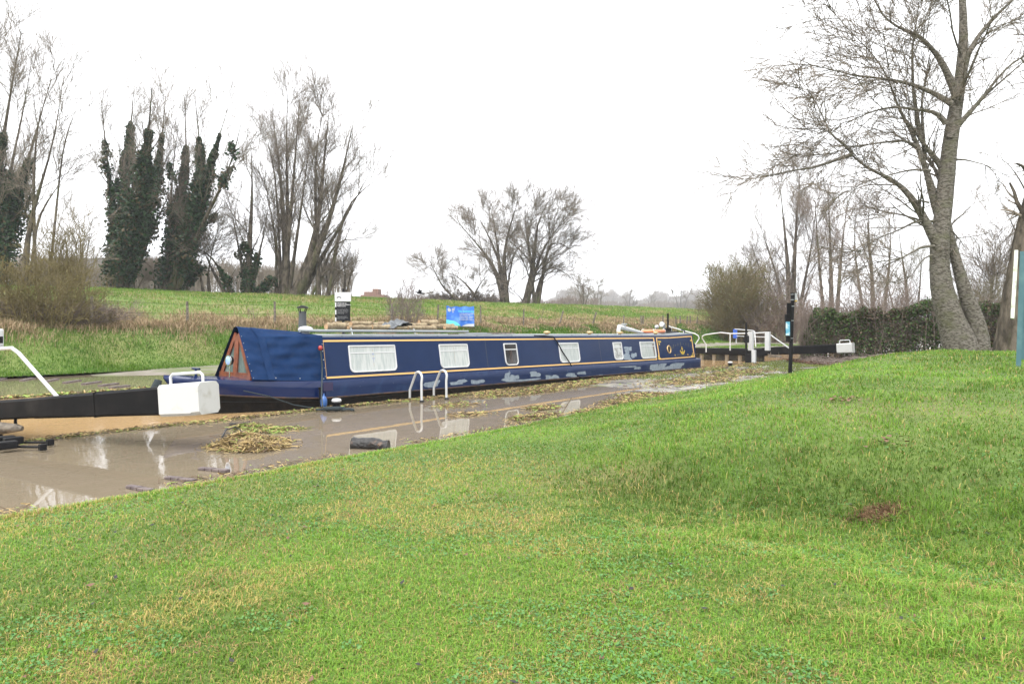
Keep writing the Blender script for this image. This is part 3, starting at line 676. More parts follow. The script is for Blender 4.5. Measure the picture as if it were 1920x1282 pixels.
for xa, xb, ya, yb in [(1172, 1183, 649, 658), (1171, 1179, 656, 665), (1167, 1183, 664, 675), (1184, 1192, 661, 671)]:
    t0, z0 = side_px(xa, yb); t1, z1 = side_px(xb, ya); sd_ += 1; mb = MB(); blob(mb, (t0+t1)/2, (z0+z1)/2, (t1-t0)/2, (z1-z0)/2, .0025+.0006*(sd_ % 7), sp, sd_); mb.build('primer_patch', M['primer'], boat)
mb = MB()   # darker overpainted squares near the front
t0, z0 = hull_px(606, 733); t1, z1 = hull_px(624, 716); mb.add([hullside(t0, z0, .002), hullside(t1, z0, .002), hullside(t1, z1, .002), hullside(t0, z1, .002)], [[0, 1, 2, 3]]); mb.build('paint_patch', mat('plum_paint', (.022, .016, .06), .45), boat)

# painted anchor, scrolls and faded arched lettering on the last panel
mb = MB(); T, z = side_px(1279, 657)
mb.add([sp(T-.018, z-.13, .004), sp(T+.018, z-.13, .004), sp(T+.018, z+.09, .004), sp(T-.018, z+.09, .004)], [[0, 1, 2, 3]])
mb.add([sp(T-.07, z+.045, .0046), sp(T+.07, z+.045, .0046), sp(T+.07, z+.07, .0046), sp(T-.07, z+.07, .0046)], [[0, 1, 2, 3]])
mb.add([sp(T+.034*cos(a), z+.11+.034*sin(a), .0052) for a in np.linspace(0, 6.28, 13)[:-1]], [list(range(12))])
arc = [(.17*cos(a), -.03+.11*sin(a)) for a in np.linspace(pi*1.02, pi*1.98, 13)]; arc2 = [(.13*cos(a), -.03+.065*sin(a)) for a in np.linspace(pi*1.02, pi*1.98, 13)]
mb.add([sp(T+a, z+b, .0058) for a, b in arc+arc2], [[j, j+1, 25-j-1, 25-j] for j in range(12)])
for s_ in (-1, 1): mb.add([sp(T+s_*.21, z-.03, .006), sp(T+s_*.15, z+.03, .006), sp(T+s_*.125, z-.04, .006)], [[0, 1, 2]])
for (x, y) in ((1265.5, 665.5), (1289.5, 664.5)):
    a_, b_ = side_px(x, y); mb.add([sp(a_+.03*cos(q), b_+.03*sin(q), .004) for q in np.linspace(0, 6.28, 9)[:-1]], [list(range(8))])
mb.build('anchor_emblem', M['gold'], boat)
for (x, y, sx, sz) in ((1234.5, 640, 1, -1), (1297, 637.5, -1, -1), (1234.5, 672.5, 1, 1), (1299, 667.5, -1, 1)):
    mb = MB(); a_, b_ = side_px(x, y)
    for (du, dv, r_) in ((0, 0, .025), (.05, 0, .02), (.10, .012, .03), (0, .05, .02), (.012, .10, .028), (.03, .03, .02)):
        mb.add([sp(a_+sx*du*1.3+r_*1.3*cos(q), b_+sz*dv+r_*sin(q), .004+.0007*len(mb.f) % .004) for q in np.linspace(0, 6.28, 8)[:-1]], [list(range(7))])
    mb.build('corner_scroll', M['gold'], boat)
mb = MB()
for j, a in enumerate(np.linspace(R(165), R(20), 12)):
    x = 1279+22*cos(a); y = 657-14*sin(a)+2; a_, b_ = side_px(x, y); q = .035+.02*(j % 3)
    mb.add([sp(a_-.03, b_-q, .003), sp(a_+.03, b_-q+.02, .003), sp(a_+.05, b_+q, .003), sp(a_-.02, b_+q, .003)], [[0, 1, 2, 3]])
for j in range(8):
    a_, b_ = side_px(1270+j*2.3, 665.5); mb.add([sp(a_-.03, b_-.03, .003), sp(a_+.03, b_-.03, .003), sp(a_+.03, b_+.03, .003), sp(a_-.03, b_+.03, .003)], [[0, 1, 2, 3]])
mb.build('faded_lettering', M['faded'], boat)

# cratch board and canvas cover
TC = 7.78
zg = g_top(TC)
A = 0; TL = .05; CY = -.10
yb_ = .54
def board_pt(y, z): return Vector((Xl(TC+TL*(z-zg)/(1.46-zg)), y+CY, z))
mb = MB()
def beam_(mb, a, b, w_=.08, th=.035, mi=0):
    a, b = Vector(a), Vector(b); d = (b-a).normalized(); s_ = d.cross(Vector((1, 0, 0))).normalized()*w_/2; t_ = Vector((th/2, 0, 0))
    vs = [a-s_-t_, a+s_-t_, a+s_+t_, a-s_+t_, b-s_-t_, b+s_-t_, b+s_+t_, b-s_+t_]
    mb.add(vs, [[0, 1, 2, 3], [4, 5, 6, 7], [0, 1, 5, 4], [1, 2, 6, 5], [2, 3, 7, 6], [3, 0, 4, 7]], mi)
beam_(mb, board_pt(-yb_, zg+.06), board_pt(yb_, zg+.06), .14)
beam_(mb, board_pt(-yb_+.02, zg+.02), board_pt(-.05, 1.38), .085); beam_(mb, board_pt(yb_-.02, zg+.02), board_pt(.05, 1.38), .085)
beam_(mb, board_pt(0, zg+.10), board_pt(0, 1.34), .14, .03)
cb = mb.build('cratch_board', M['varnish'], boat)
for s_ in (-1, 1):
    mb = MB(); mb.add([board_pt(s_*.07, zg+.1)+Vector((.012, 0, 0)), board_pt(s_*(yb_-.07), zg+.1)+Vector((.012, 0, 0)), board_pt(s_*.07, 1.34)+Vector((.012, 0, 0))], [[0, 1, 2]]); mb.build('pane', M['smoky'], cb)
# canvas: ruled between board outline and cabin outline with folds
def canvas():
    nu, nv = 36, 96
    def front(v):   # v -1..1 near gunwale to far gunwale
        s_ = -1 if v < 0 else 1; a = 1-abs(v)      # 0 at gunwale, 1 at ridge
        return Vector((Xl(TC-.05+TL*a), CY+s_*((yb_+.12)*(1-a)+.05*a*(1 if a < .98 else 0)), (zg+.02)*(1-a)+1.515*a))
    def back(v):
        s_ = -1 if v < 0 else 1; a = 1-abs(v)
        if a < .80: q = a/.80; z = .44+(1.345-.44)*q; return Vector((Xl(T0+.05), s_*(cs(z)+.025), z))
        q = (a-.80)/.20; return Vector((Xl(T0+.03), s_*(cs(1.345)+.02)*(1-q), 1.345+.075*q))
    vs = []
    for i in range(nu+1):
        u = i/nu
        for j in range(nv+1):
            v = -1+2*j/nv; a = 1-abs(v)
            # edge line from cratch apex to cabin shoulder
            p = front(v).lerp(back(v), u)
            uu = min(1., max(0., u)); sag = -.025*sin(pi*uu)*sin(pi*min(a, 1))
            f = (.011*sin(34*a+6*uu+2*sin(5*uu))*sin(pi*uu)**.6 + .015*sin(19*(a-uu*.5)+3*sin(3*uu+a))*sin(pi*uu)**.6)*min(1, (1-a)*6)*min(1, a*8)
            if 0.225 < u < .275: f += .010
            s_ = -1 if v < 0 else 1
            p += Vector((0, s_*(sag+f), 0)) if a < .9 else Vector((0, 0, sag))
            vs.append(p)
    mb = MB(); mb.add(vs, [[i*(nv+1)+j, (i+1)*(nv+1)+j, (i+1)*(nv+1)+j+1, i*(nv+1)+j+1] for i in range(nu) for j in range(nv)], 0, True)
    o = mb.build('canvas_cover', M['canvas'], boat)
    # sewn band
    mb = MB(); vs = []
    for j in range(0, nv//2+1):
        v = -1+2*j/nv; a = 1-abs(v)
        for u in (.20, .29):
            p = front(v).lerp(back(v), u); sag = -.025*sin(pi*u)*sin(pi*a); vs.append(p+Vector((0, -.024-sag*-1*-1+.0, .004)))
    mb.add(vs, [[2*j, 2*j+1, 2*j+3, 2*j+2] for j in range(nv//2)], 0, True); mb.build('sewn_band', M['canvas'], o)
    for j in range(7): mb = MB(); p = front(-1+.13*j+.03); mb.lathe([(.008, 0), (.005, .006)], p+Vector((.03, -.01, 0)), 8, axis='Y'); mb.build('stud', M['galv'], o)
    for u in (.3, .62, .95): mb = MB(); p = front(-.96).lerp(back(-.96), u); mb.lathe([(.013, 0), (.008, .008)], p+Vector((0, -.02, 0)), 8, axis='Y'); mb.build('stud', M['galv'], o)
canvas()
for z_ in (.53, .70, .86, 1.03, 1.17): mb = MB(); mb.lathe([(.014, 0), (.008, .01)], sp(T0+.03, z_, .012), 8, axis='Y'); mb.build('cover_fastener', M['galv'], boat)
# headlamp
hl = px(425, 676, SA*7.2+CA*12.75)
t_, n_ = tn(hl); zl = hl.z+.0088*(t_-TB)
mb = MB(); mb.tube([(Xl(t_)+.05, n_-NC, .58), (Xl(t_)+.05, n_-NC, zl-.08)], .012)
hb = mb.build('headlamp', M['chrome'], boat)
mb = MB(); mb.lathe([(.03, .09), (.075, .06), (.10, .0)], (Xl(t_)+.03, n_-NC, zl), 20, axis='X'); mb.build('lamp_housing', M['iron'], hb)
mb = MB(); mb.lathe([(.104, -.012), (.104, .004), (.088, .004), (.088, -.012)], (Xl(t_)+.028, n_-NC, zl), 24, axis='X'); mb.build('lamp_rim', M['chrome'], hb)
mb = MB(); mb.lathe([(.092, 0), (.07, -.014), (.03, -.02)], (Xl(t_)+.022, n_-NC, zl), 20, axis='X'); mb.build('lamp_lens', mat('lamp_lens', (.25, .38, .62), .08, spec=.9), hb)
# navigation lamp with hanging line at cabin front
T, z = side_px(597, 653)
mb = MB(); mb.lathe([(.0, .05), (.035, .04), (.045, 0), (.035, -.04), (0, -.05)], sp(T, z, .05), 12); mb.build('side_lamp', M['red'], boat)
# roof furniture that is fixed
def mush(name, x, yoff, r, h_, m, T=None):
    T = T if T else t_at(x, NC+yoff); z = zr(T)+.05-.06*abs(yoff)
    mb = MB(); mb.lathe([(r*.55, 0), (r*.55, h_*.5), (r, h_*.5), (r*1.05, h_*.7), (r*.85, h_*.95), (r*.3, h_*1.08)], (Xl(T), yoff, z), 18); return mb.build(name, m, boat)
mush('roof_vent', 572, -.38, .145, .17, M['white'])
for x in (1025, 1105, 1162, 1229): mush('roof_vent', x, -.45, .10, .11, M['brass'])
T = t_at(566, NC+.35); T = max(T, T0+.35)
mb = MB(); mb.lathe([(.105, 0), (.10, .02), (.088, .05), (.078, .42), (.08, .50)], (Xl(T), .35, ZR+.03), 18); ch = mb.build('chimney', mat('chimney_steel', (.045, .05, .055), .45), boat)
mb = MB(); mb.lathe([(.13, 0), (.11, .03), (.03, .055)], (Xl(T), .35, ZR+.60), 18)
for j in range(4): a = j*pi/2+.4; mb.tube([(Xl(T)+.075*cos(a), .35+.075*sin(a), ZR+.50), (Xl(T)+.11*cos(a), .35+.11*sin(a), ZR+.61)], .010, 5)
mb.build('chimney_cowl', M['iron'], ch)
# tiller end details
Ty = 26.75
for nm_, pts_, r_ in (('tiller', [(Xl(Ty-.1), 0, .9), (Xl(Ty+.35), 0, 1.0), (Xl(Ty+.5), 0, .95), (Xl(Ty+.5), 0, .45)], .025), ('stern_rail', [(Xl(26.55), -.72, .45), (Xl(26.55), -.72, .98), (Xl(26.3), -.70, 1.02)], .03), ('grab_hook', [(Xl(T1-.05), -.5, 1.30), (Xl(T1-.05), -.5, 1.50), (Xl(T1-.3), -.5, 1.53)], .02)):
    mb = MB(); mb.tube(pts_, r_, 8); mb.build(nm_, M['navy'], boat)
mb = MB(); mb.box((Xl(26.72), -.1, .62), (.30, .9, .34), bev=.05); mb.build('stern_box', M['iron'], boat)
mb = MB(); mb.tube([(Xl(26.85), -.75, .13), (Xl(26.85), -.75, .42)], .03, 6); mb.build('stern_mark', M['gold'], boat)

# ---- loose things on the roof (each its own top-level thing)
def roofpt(x, yoff, dz=0.):
    T = t_at(x, NC+yoff); m_ = Matrix.Translation(W(TB, NC, 0)) @ Matrix.Rotation(PHI, 4, 'Z') @ Matrix.Rotation(.0088, 4, 'Y')
    return m_ @ Vector((Xl(T), yoff, zr(T)+.05-.06*abs(yoff)+dz))
mb = MB(); mb.tube([roofpt(561, -.60, .105), roofpt(877, -.66, .105)], .030, 10); mb.v = [tuple(p) for p in mb.v]
pole = tag(empty('roof_rail', roofpt(700, -.6, 0)), 'long pale grey pole raised on brackets along the near edge of the boat roof', 'pole')
mbp = MB(); org = pole.location; mbp.tube([roofpt(561, -.60, .105)-org, roofpt(877, -.66, .105)-org], .030, 10); mbp.build('pole', M['roofgrey'], pole)
for x in (657, 775): 
    mbp = MB(); mbp.tube([roofpt(x, -.58, .16)-org, roofpt(x+4, -.70, .0)-org], .014, 6); mbp.build('bracket', M['galv'], pole)
def log_(name, x, yoff, dz, L_, r_, ang, label, grp='logs stacked on the boat roof', mats=None, pos=None, tilt=0.):
    c = pos if pos is not None else roofpt(x, yoff, dz+.12); o = empty(name, c, rot=(0, tilt, PHI+ang))
    k = 7; rr = random.Random(int(x*7+yoff*10)); pts = [(-L_/2+L_*i/k, rr.gauss(0, r_*.13), rr.gauss(0, r_*.1)) for i in range(k+1)]
    mb = MB(); mb.tube(pts, [r_*(1+rr.gauss(0, .07)) for _ in pts], 11, cap=False); mb.build('bark', (mats or (M['log'], 0))[0], o)
    for e, s_ in ((0, -1), (-1, 1)):
        mb = MB(); p = Vector(pts[e]); mb.add([p+Vector((s_*.004, r_*.96*cos(a), r_*.96*sin(a))) for a in np.linspace(0, 6.28, 12)[:-1]], [list(range(11))]); mb.build('cut_end', mats[1] if mats else M['logend'], o)
    return tag(o, label, 'log', grp)
LG = [(628, -.25, .07, .5, .07, .05, 'first lichen covered log from the bow end of the roof stack'), (648, -.1, .07, .45, .065, -.3, 'short log lying at a slant behind the leftmost roof log'),
      (660, -.35, .045, .4, .035, .5, 'thin tilted stick beside the second log of the roof stack'), (676, -.2, .12, .6, .055, .06, 'orange brown log on top near the left end of the roof stack'), (690, -.36, .05, .85, .045, -.03, 'long straight low log right under the welcome sign end of the stack'),
      (712, -.05, .10, .6, .06, .1, 'mossy log behind, just left of the grey roofing sheet'), (712, -.38, .055, .5, .055, 0, 'log with pale cut face left of the grey roofing sheet'), (757, -.42, .045, .6, .035, .12, 'thin yellow branch lying in front of the grey roofing sheet'),
      (752, .05, .13, .3, .06, .9, 'log with round cut end peeping out behind the grey roofing sheet'), (783, -.2, .10, .55, .06, .05, 'greyish log right of the small black block on the roof'), (775, -.42, .05, .4, .05, 0, 'low log in front of the black block on the roof'),
      (802, -.1, .16, .5, .075, -.25, 'thick mossy log riding highest on the roof stack'), (800, -.4, .05, .55, .055, 0, 'bottom log under the highest roof log'), (828, -.2, .08, .75, .06, -.02, 'pale bark log near the right end of the roof stack'),
      (845, -.4, .06, .5, .045, .12, 'yellow split log at the far right end of the roof stack')]
for a in LG: log_('firewood_log', *a)
o = tag(empty('roofing_sheet', roofpt(738, -.3, .24), rot=(R(12), R(-14), PHI+.15)), 'crumpled dark grey sheet lying on the logs on the boat roof', 'sheet')
mb = MB(); vs = [(x*.11, y*.09, .02*((x+y) % 2)+random.uniform(0, .03)) for x in range(-3, 4) for y in range(-2, 3)]
mb.add(vs, [[i*5+j, i*5+j+1, i*5+6+j, i*5+5+j] for i in range(6) for j in range(4)]); mb.add([(x, y, z-.02) for x, y, z in vs], [[i*5+j, i*5+j+1, i*5+6+j, i*5+5+j] for i in range(6) for j in range(4)]); mb.build('sheet', M['slate'], o)
mb = MB(); mb.box((.0, 0, .05), (.22, .16, .09), bev=.015); mb.lathe([(.05, 0), (.05, .02), (.02, .03)], (.0, 0, .095), 10); o = mb.build('black_box', M['iron']); o.location = roofpt(762, -.25, .17); o.rotation_euler = (0, 0, PHI)
tag(o, 'small black block among the logs on the boat roof', 'box')
for x, L_, yo, dz, lb, w_ in ((905, 2.6, -.35, .03, 'thin weathered plank lying flat on the roof to the right of the logs', .12), (890, 1.1, -.5, .03, 'short pale board at the end of the roof pole', .2)):
    mb = MB(); mb.box((0, 0, 0), (L_, w_, .03), bev=.006); mb.box((L_*.1, w_*.2, .024), (L_*.7, w_*.4, .014), bev=.004)
    o = mb.build('roof_plank', M['oldwood'] if L_ > 2 else M['roofgrey']); o.location = roofpt(x, yo, dz); o.rotation_euler = (0, 0, PHI+.03); tag(o, lb, 'plank')
# folded white hose vent near stern
o = tag(empty('white_pipe', roofpt(1170, .1, 0), rz=PHI), 'white plastic pipe elbow lying on the roof near the stern', 'pipe')
mb = MB(); mb.tube([(-.35, 0, .0), (-.38, 0, .14), (-.25, .05, .26), (.1, 0, .20), (.9, -.1, .07), (1.3, -.1, .04)], [.07, .07, .08, .07, .045, .03], 12); mb.build('pipe', M['white'], o)
mb = MB(); mb.lathe([(.06, 0), (.06, .12), (.10, .13), (.10, .17)], (.0, 0, .2), 12); mb.build('pipe_cap', M['white'], o)
# lifebuoy
o = tag(empty('lifebuoy', roofpt(1225, -.1, .1), rot=(0, 0, PHI)), 'faded orange lifebuoy lying flat on the roof near the stern', 'lifebuoy')
mb = MB(); mb.tube([(.36*cos(a), .30*sin(a), 0) for a in np.linspace(0, 2*pi, 33)], .062, 12, cap=False); mb.v = [(x*1.5, y, z) for x, y, z in mb.v]; mb.build('ring', M['orange'], o)
for a in (.6, 2.4, 3.9, 5.5):
    mb = MB(); c = Vector((.54*cos(a), .30*sin(a), 0)); mb.tube([c+Vector((.07*cos(b)*cos(a), .07*cos(b)*sin(a), .07*sin(b))) for b in np.linspace(0, 2*pi, 13)], .014, 6, cap=False); mb.build('band', M['white'], o)
# lamp on stern roof and black pole
o = tag(empty('roof_spotlight', roofpt(1231, .35, .05), rz=PHI), 'small white spotlight standing behind the lifebuoy on the roof', 'spotlight')
mb = MB(); mb.tube([(0, 0, 0), (0, 0, .14)], .02); mb.box((0, 0, 0), (.1, .1, .02)); mb.build('stand', M['iron'], o)
mb = MB(); mb.lathe([(.03, -.09), (.065, -.05), (.075, .05), (.065, .06)], (0, 0, .2), 14, axis='X'); mb.build('lamp_head', M['white'], o)
o = tag(empty('cowl_vent', roofpt(1245, .15, .04), rz=PHI), 'white horn shaped cowl vent beside the black pole on the stern roof', 'vent')
mb = MB(); mb.tube([(0, 0, 0), (0, 0, .18), (-.05, 0, .28), (-.2, 0, .30)], [.05, .05, .07, .10], 14); mb.build('cowl', M['white'], o)
o = tag(empty('aerial_post', roofpt(1252, -.1, .02), rz=PHI), 'upright black post on a block at the stern end of the roof', 'post')
mb = MB(); mb.tube([(0, 0, .03), (0, 0, .72)], .035, 8); mb.build('post', M['iron'], o)
mb = MB(); mb.box((-.1, 0, .03), (.8, .6, .05), bev=.01); mb.box((0, 0, .11), (.22, .2, .12), bev=.01); mb.build('base_block', M['iron'], o)
# mooring lines
def ropeo(name, pts, r_, label, m_=M['rope']):
    P_ = []
    for i in range(len(pts)-1):
        a, b = Vector(pts[i]), Vector(pts[i+1]); P_ += [a.lerp(b, q/5) for q in range(5)]
    P_.append(Vector(pts[-1])); c = Vector(pts[-1]); mb = MB(); mb.tube([p-c for p in P_], r_, 6)
    o = mb.build(name, m_); o.location = c; return tag(o, label, 'rope')
ropeo('mooring_rope', [W(7.6, 12.46, .42), W(8.0, 12.25, .30), W(8.4, 12.05, .12), W(8.75, 11.9, .04)], .012, 'thin dark mooring line slanting from the bow down to the quay')
sp_w = lambda x, y, o_=.03: (lambda q: Matrix.Translation(W(TB, NC, 0)) @ Matrix.Rotation(PHI, 4, 'Z') @ Matrix.Rotation(.0088, 4, 'Y') @ sp(q[0], q[1], o_))(side_px(x, y))
ropeo('black_cable', [sp_w(1000, 629, .02), sp_w(1034, 631, .04), sp_w(1042, 640), sp_w(1052, 658), sp_w(1066, 682, .06), gnd(1080, 703, .18), gnd(1097, 712, .03), gnd(1125, 704, .03), gnd(1137, 690, .03)], .016, 'black cable hanging from the roof across the fourth window to the quay', M['iron'])
ropeo('fender_line', [sp_w(597, 655, .06), sp_w(599, 690, .08), gnd(603, 744, .3)+Vector((0, 0, 0)), gnd(605, 762, .2)], .014, 'dark rope hanging from the red side lamp to the blue fender')
# hanging flat black strap + blue bottle fender
c = W(t_at(600, NC-1.06), NC-1.075, 0)
mb = MB(); mb.box((0, 0, .16), (.05, .03, .48), bev=.008); mb.box((0, 0, .39), (.07, .045, .05), bev=.008); o = mb.build('hanging_strap', M['iron']); o.location = c; o.rotation_euler = (0, 0, PHI); tag(o, 'flat black strap hanging down the hull beside the blue fender', 'strap')
c = W(t_at(606, NC-1.12), NC-1.14, 0)
mb = MB(); mb.lathe([(.02, .0), (.055, .02), (.065, .08), (.065, .16), (.045, .21), (.015, .24), (.015, .28)], (0, 0, .0), 14); o = mb.build('boat_fender', M['bluefender']); o.location = c+Vector((0, 0, .01)); tag(o, 'small blue bottle shaped fender hanging at the quay edge below the cover', 'fender')

# ---------------------------------------------------------------- lock gates with balance beams
def beam_obj(name, pivot, tip, label, brace, handle_len):
    """black balance beam with white end; pivot & tip at their beam-centre heights"""
    pivot, tip = Vector(pivot), Vector(tip); d = tip-pivot; L_ = d.length
    o = tag(empty(name, pivot, rot=(0, -math.asin(d.z/L_), math.atan2(d.y, d.x))), label, 'lock gate beam')
    return o, L_
def tapered(mb, x0, x1, h0, h1, w0, w1, bev=.03, zb0=None, zb1=None, mi=0):
    def sec(x, h_, w_):
        a, b = w_/2, h_/2; return [(x, -a+bev, -b), (x, a-bev, -b), (x, a, -b+bev), (x, a, b-bev), (x, a-bev, b), (x, -a+bev, b), (x, -a, b-bev), (x, -a, -b+bev)]
    v = sec(x0, h0, w0)+sec(x1, h1, w1); mb.add(v, [[j, (j+1) % 8, 8+(j+1) % 8, 8+j] for j in range(8)]+[list(range(8))[::-1], list(range(8, 16))], mi)

# near (left) beam
pv = Vector((-7.50, 10.86, .39)); tp = Vector((-3.93, 9.69, .685))
o, L_ = beam_obj('balance_beam', pv, tp, 'large black lock balance beam with white end reaching over the flooded quay', 1, 0)
mb = MB(); tapered(mb, -1.2, .9, .27, .28, .26, .28); tapered(mb, .88, L_-.66, .29, .37, .30, .36); mb.box((L_-1.75, 0, 0), (.008, .345, .345)); mb.build('beam', M['blackpaint'], o)
mb = MB(); tapered(mb, L_-.64, L_-.13, .41, .42, .39, .40, .035); tapered(mb, L_-.131, L_+.0, .42, .41, .40, .39, .045); mb.build('white_end', M['whitedirty'], o)
mb = MB(); mb.tube([(L_-.60, 0, .20), (L_-.60, 0, .30), (L_-.56, 0, .335), (L_-.12, 0, .335), (L_-.08, 0, .30), (L_-.08, 0, .20)], .019, 8); mb.build('handle', M['white'], o)
hr_a = px(111, 744, 10.55); hr_b = px(27, 655, 10.9); hr_c = px(-40, 656, 11.2)
def poly_tube(name, pts, r_, m_, parent, org, n=8, extra=None):
    mb = MB(); inv = parent.matrix_basis.inverted() if False else None
    mb.tube([Vector(p)-org for p in pts], r_, n)
    for e in (extra or []): mb.tube([Vector(q)-org for q in e], r_, n)
    ob = mb.build(name, m_); return ob
# the leaf itself, off to the left: heel post, paddle gear, walkway, hand rail
go = tag(empty('lock_gate', W(3.3, 12.6, 0), rz=PHI), 'black lock gate foot with worn walkway board and white handrail at the left edge', 'lock gate')
def loc(o_, p): return o_.matrix_basis.inverted() @ Vector(p)
bpy.context.view_layer.update()
def L2(o_, pts): mi_ = (Matrix.Translation(o_.location) @ o_.rotation_euler.to_matrix().to_4x4()).inverted(); return [mi_ @ Vector(p) for p in pts]
mb = MB(); mb.tube(L2(go, [hr_a+Vector((0, 0, -.03)), hr_b-Vector((-.06, 0, .05)), hr_b+Vector((-.05, .02, .02)), hr_c, px(-200, 656, 12)]), .028, 10); mb.build('handrail', M['white'], go)
mb = MB(); q = px(-14, 640, 11.1); p_ = L2(go, [q])[0]; mb.box(p_, (.16, .22, .2), bev=.02); mb.box(L2(go, [px(-7, 634, 11.1)])[0], (.15, .19, .28), bev=.03); mb.tube(L2(go, [px(-12, 650, 11.1), px(-12, 780, 11.1)]), .07, 8); mb.build('gate_post', M['white'], go)
mb = MB(); mb.box(L2(go, [px(0, 637, 11.0)])[0], (.06, .06, .10)); mb.build('black_mark', M['iron'], go)
mb = MB()
for xx in (-2, 29): mb.tube(L2(go, [px(xx, 780, 10.9), px(xx, 803, 10.9)]), .022, 6)
mb.tube(L2(go, [px(-2, 795, 10.9), px(-2, 850, 10.9)]), .05, 8)
mb.build('hanger', M['iron'], go)
mb = MB(); a_, b_ = px(-60, 801, 10.6), px(42, 803, 10.6); r_ = Matrix.Rotation(0, 4, 'Z')
mb.tube(L2(go, [a_, px(0, 803, 10.6), px(30, 802, 10.6), b_]), [.09, .09, .06, .035], 10); mb.v = [(x, y, z) for x, y, z in mb.v]; mb.build('walkway_board', M['oldwood'], go)
mb = MB()
for (x0_, y0_, x1_, y1_) in ((-40, 829, 94, 829), (-40, 836, 80, 838)):
    mb.tube(L2(go, [gnd(x0_, y0_, .05), gnd(x1_, y1_, .05)]), .017, 6); mb.box(L2(go, [gnd(x1_, y1_, .06)])[0], (.08, .08, .08), bev=.01)
for x_, y_ in ((10, 824), (25, 826), (14, 834)): mb.box(L2(go, [gnd(x_, y_, .09)])[0], (.22, .12, .10), bev=.02)
mb.build('paddle_gear', M['iron'], go)

# far (right) beam with its leaf
pv = Vector((11.4, 33.3, .47)); tp = Vector((14.12, 31.0, .69)); dgate = Vector((-SA, CA, 0))
o2, L2_ = beam_obj('balance_beam', pv, tp, 'black lock balance beam with white end and small handle in front of the hedge', 1, 0)
mb = MB(); tapered(mb, -.2, L2_-.55, .33, .38, .28, .36); mb.build('beam', M['blackpaint'], o2)
mb = MB(); tapered(mb, L2_-.56, L2_+.05, .40, .41, .40, .40, .035); mb.build('white_end', M['whitedirty'], o2)
mb = MB(); mb.tube([(L2_-.48, 0, .2), (L2_-.48, 0, .30), (L2_-.45, 0, .33), (L2_-.10, 0, .33), (L2_-.07, 0, .3), (L2_-.07, 0, .2)], .02, 6); mb.build('handle', M['white'], o2)
g2 = tag(empty('lock_gate', pv-Vector((0, 0, pv.z)), rz=math.atan2(CA, -SA)), 'closed black lock gate leaf with white handrail and posts behind the boat stern', 'lock gate')
mb = MB(); tapered(mb, .05, 3.5, .33, .29, .28, .26); ob = mb.build('top_rail', M['blackpaint'], g2); ob.location = (0, 0, .42)
for x_ in np.arange(.35, 3.5, .62): mb = MB(); mb.box((x_, 0, -.02), (.38, .14, .56), bev=.01); mb.build('gate_plank', M['wetwood'], g2)
mbt = mat('pale_worn_batten', (.17, .14, .10), .8)
for x_ in np.arange(.66, 3.3, .62): mb = MB(); mb.box((x_, .02, -.02), (.13, .06, .54)); mb.build('batten', mbt, g2)
mb = MB(); mb.box((1.75, -.06, -.06), (3.4, .2, .12), bev=.02); mb.build('weed_beam', mat('weedy_timber', (.05, .035, .02), .9, noise=(9, (.09, .10, .03), .45, .6), bump=(20, .8)), g2)
for xx, yt in ((1408, 622), (1440, 622)):
    Yp = 31.9 if xx == 1408 else 32.2
    a_ = px(xx, 657, Yp); b_ = px(xx+(0 if xx == 1408 else -1), yt, Yp); h_ = b_.z-a_.z
    mb = MB(); q = L2(g2, [(a_+b_)/2])[0]; mb.box(q, (.2, .18, h_), bev=.015); mb.build('gate_post', M['white'], g2)
mb = MB(); mb.tube(L2(g2, [px(1399, 604, 31.6), px(1399, 684, 31.6)]), .045, 8); mb.box(L2(g2, [px(1400, 636, 31.5)])[0], (.16, .2, .30), bev=.03); mb.box(L2(g2, [px(1405, 674, 31.5)])[0], (.22, .16, .45), bev=.02); mb.build('paddle_rack', M['iron'], g2)
mb = MB(); mb.box(L2(g2, [px(1413.5, 670, 31.4)])[0], (.16, .14, .62), bev=.01); mb.build('white_post_foot', M['white'], g2)
mb = MB(); Yr = 33.6
rail = [(1324, 660, 34.6), (1324, 646, 34.6), (1316.5, 634, 34.6), (1317, 630, 34.5), (1322, 627.5, 34.4), (1351, 623.5, 33.8), (1370, 625.5, 33.4), (1404, 625.2, 32.6), (1438, 623.2, 32.4), (1480, 653, 32.0)]
mb.tube(L2(g2, [px(*q) for q in rail]), .028, 8); mb.tube(L2(g2, [px(1369, 625, 33.4), px(1369, 657, 33.4)]), .028, 8)
mb.build('handrail', M['white'], g2)
mb = MB(); mb.tube(L2(g2, [px(1440, 664+0, 31.2), px(1466, 668, 31.2)]), .02, 6); mb.box(L2(g2, [px(1453, 668.5, 31.2)])[0], (.55, .1, .05))
for xx in (1445, 1460): mb.tube(L2(g2, [px(xx, 660, 31.2), px(xx, 670, 31.2)]), .014, 5)
mb.build('foot_bracket', M['oldwood'], g2)
g3 = tag(empty('lock_gate', W(33.1, 16.2, 0), rz=PHI), 'far leaf of the lock gate with a curved white handrail above the boat stern', 'lock gate')
mb = MB(); mb.box((0, 1.6, .28), (.25, 3.3, .26), bev=.02)
for y_ in np.arange(.2, 3.2, .5): mb.box((0, y_, -.2), (.14, .36, .7), bev=.01)
mb.build('top_rail', M['blackpaint'], g3)
mb = MB(); rail = [(1252, 611, 38), (1282, 620, 36.8), (1303, 625.5, 36), (1309, 629, 36), (1311, 634, 36), (1307, 641, 36), (1304, 645, 36), (1304, 668, 36)]
mb.tube(L2(g3, [px(*q) for q in rail]), .028, 8)
for q in (1259, 1282): mb.tube(L2(g3, [px(q, 612 if q < 1270 else 620, 37.6 if q < 1270 else 36.8), px(q, 655, 37.6 if q < 1270 else 36.8)]), .026, 6)
mb.build('handrail', M['white'], g3)
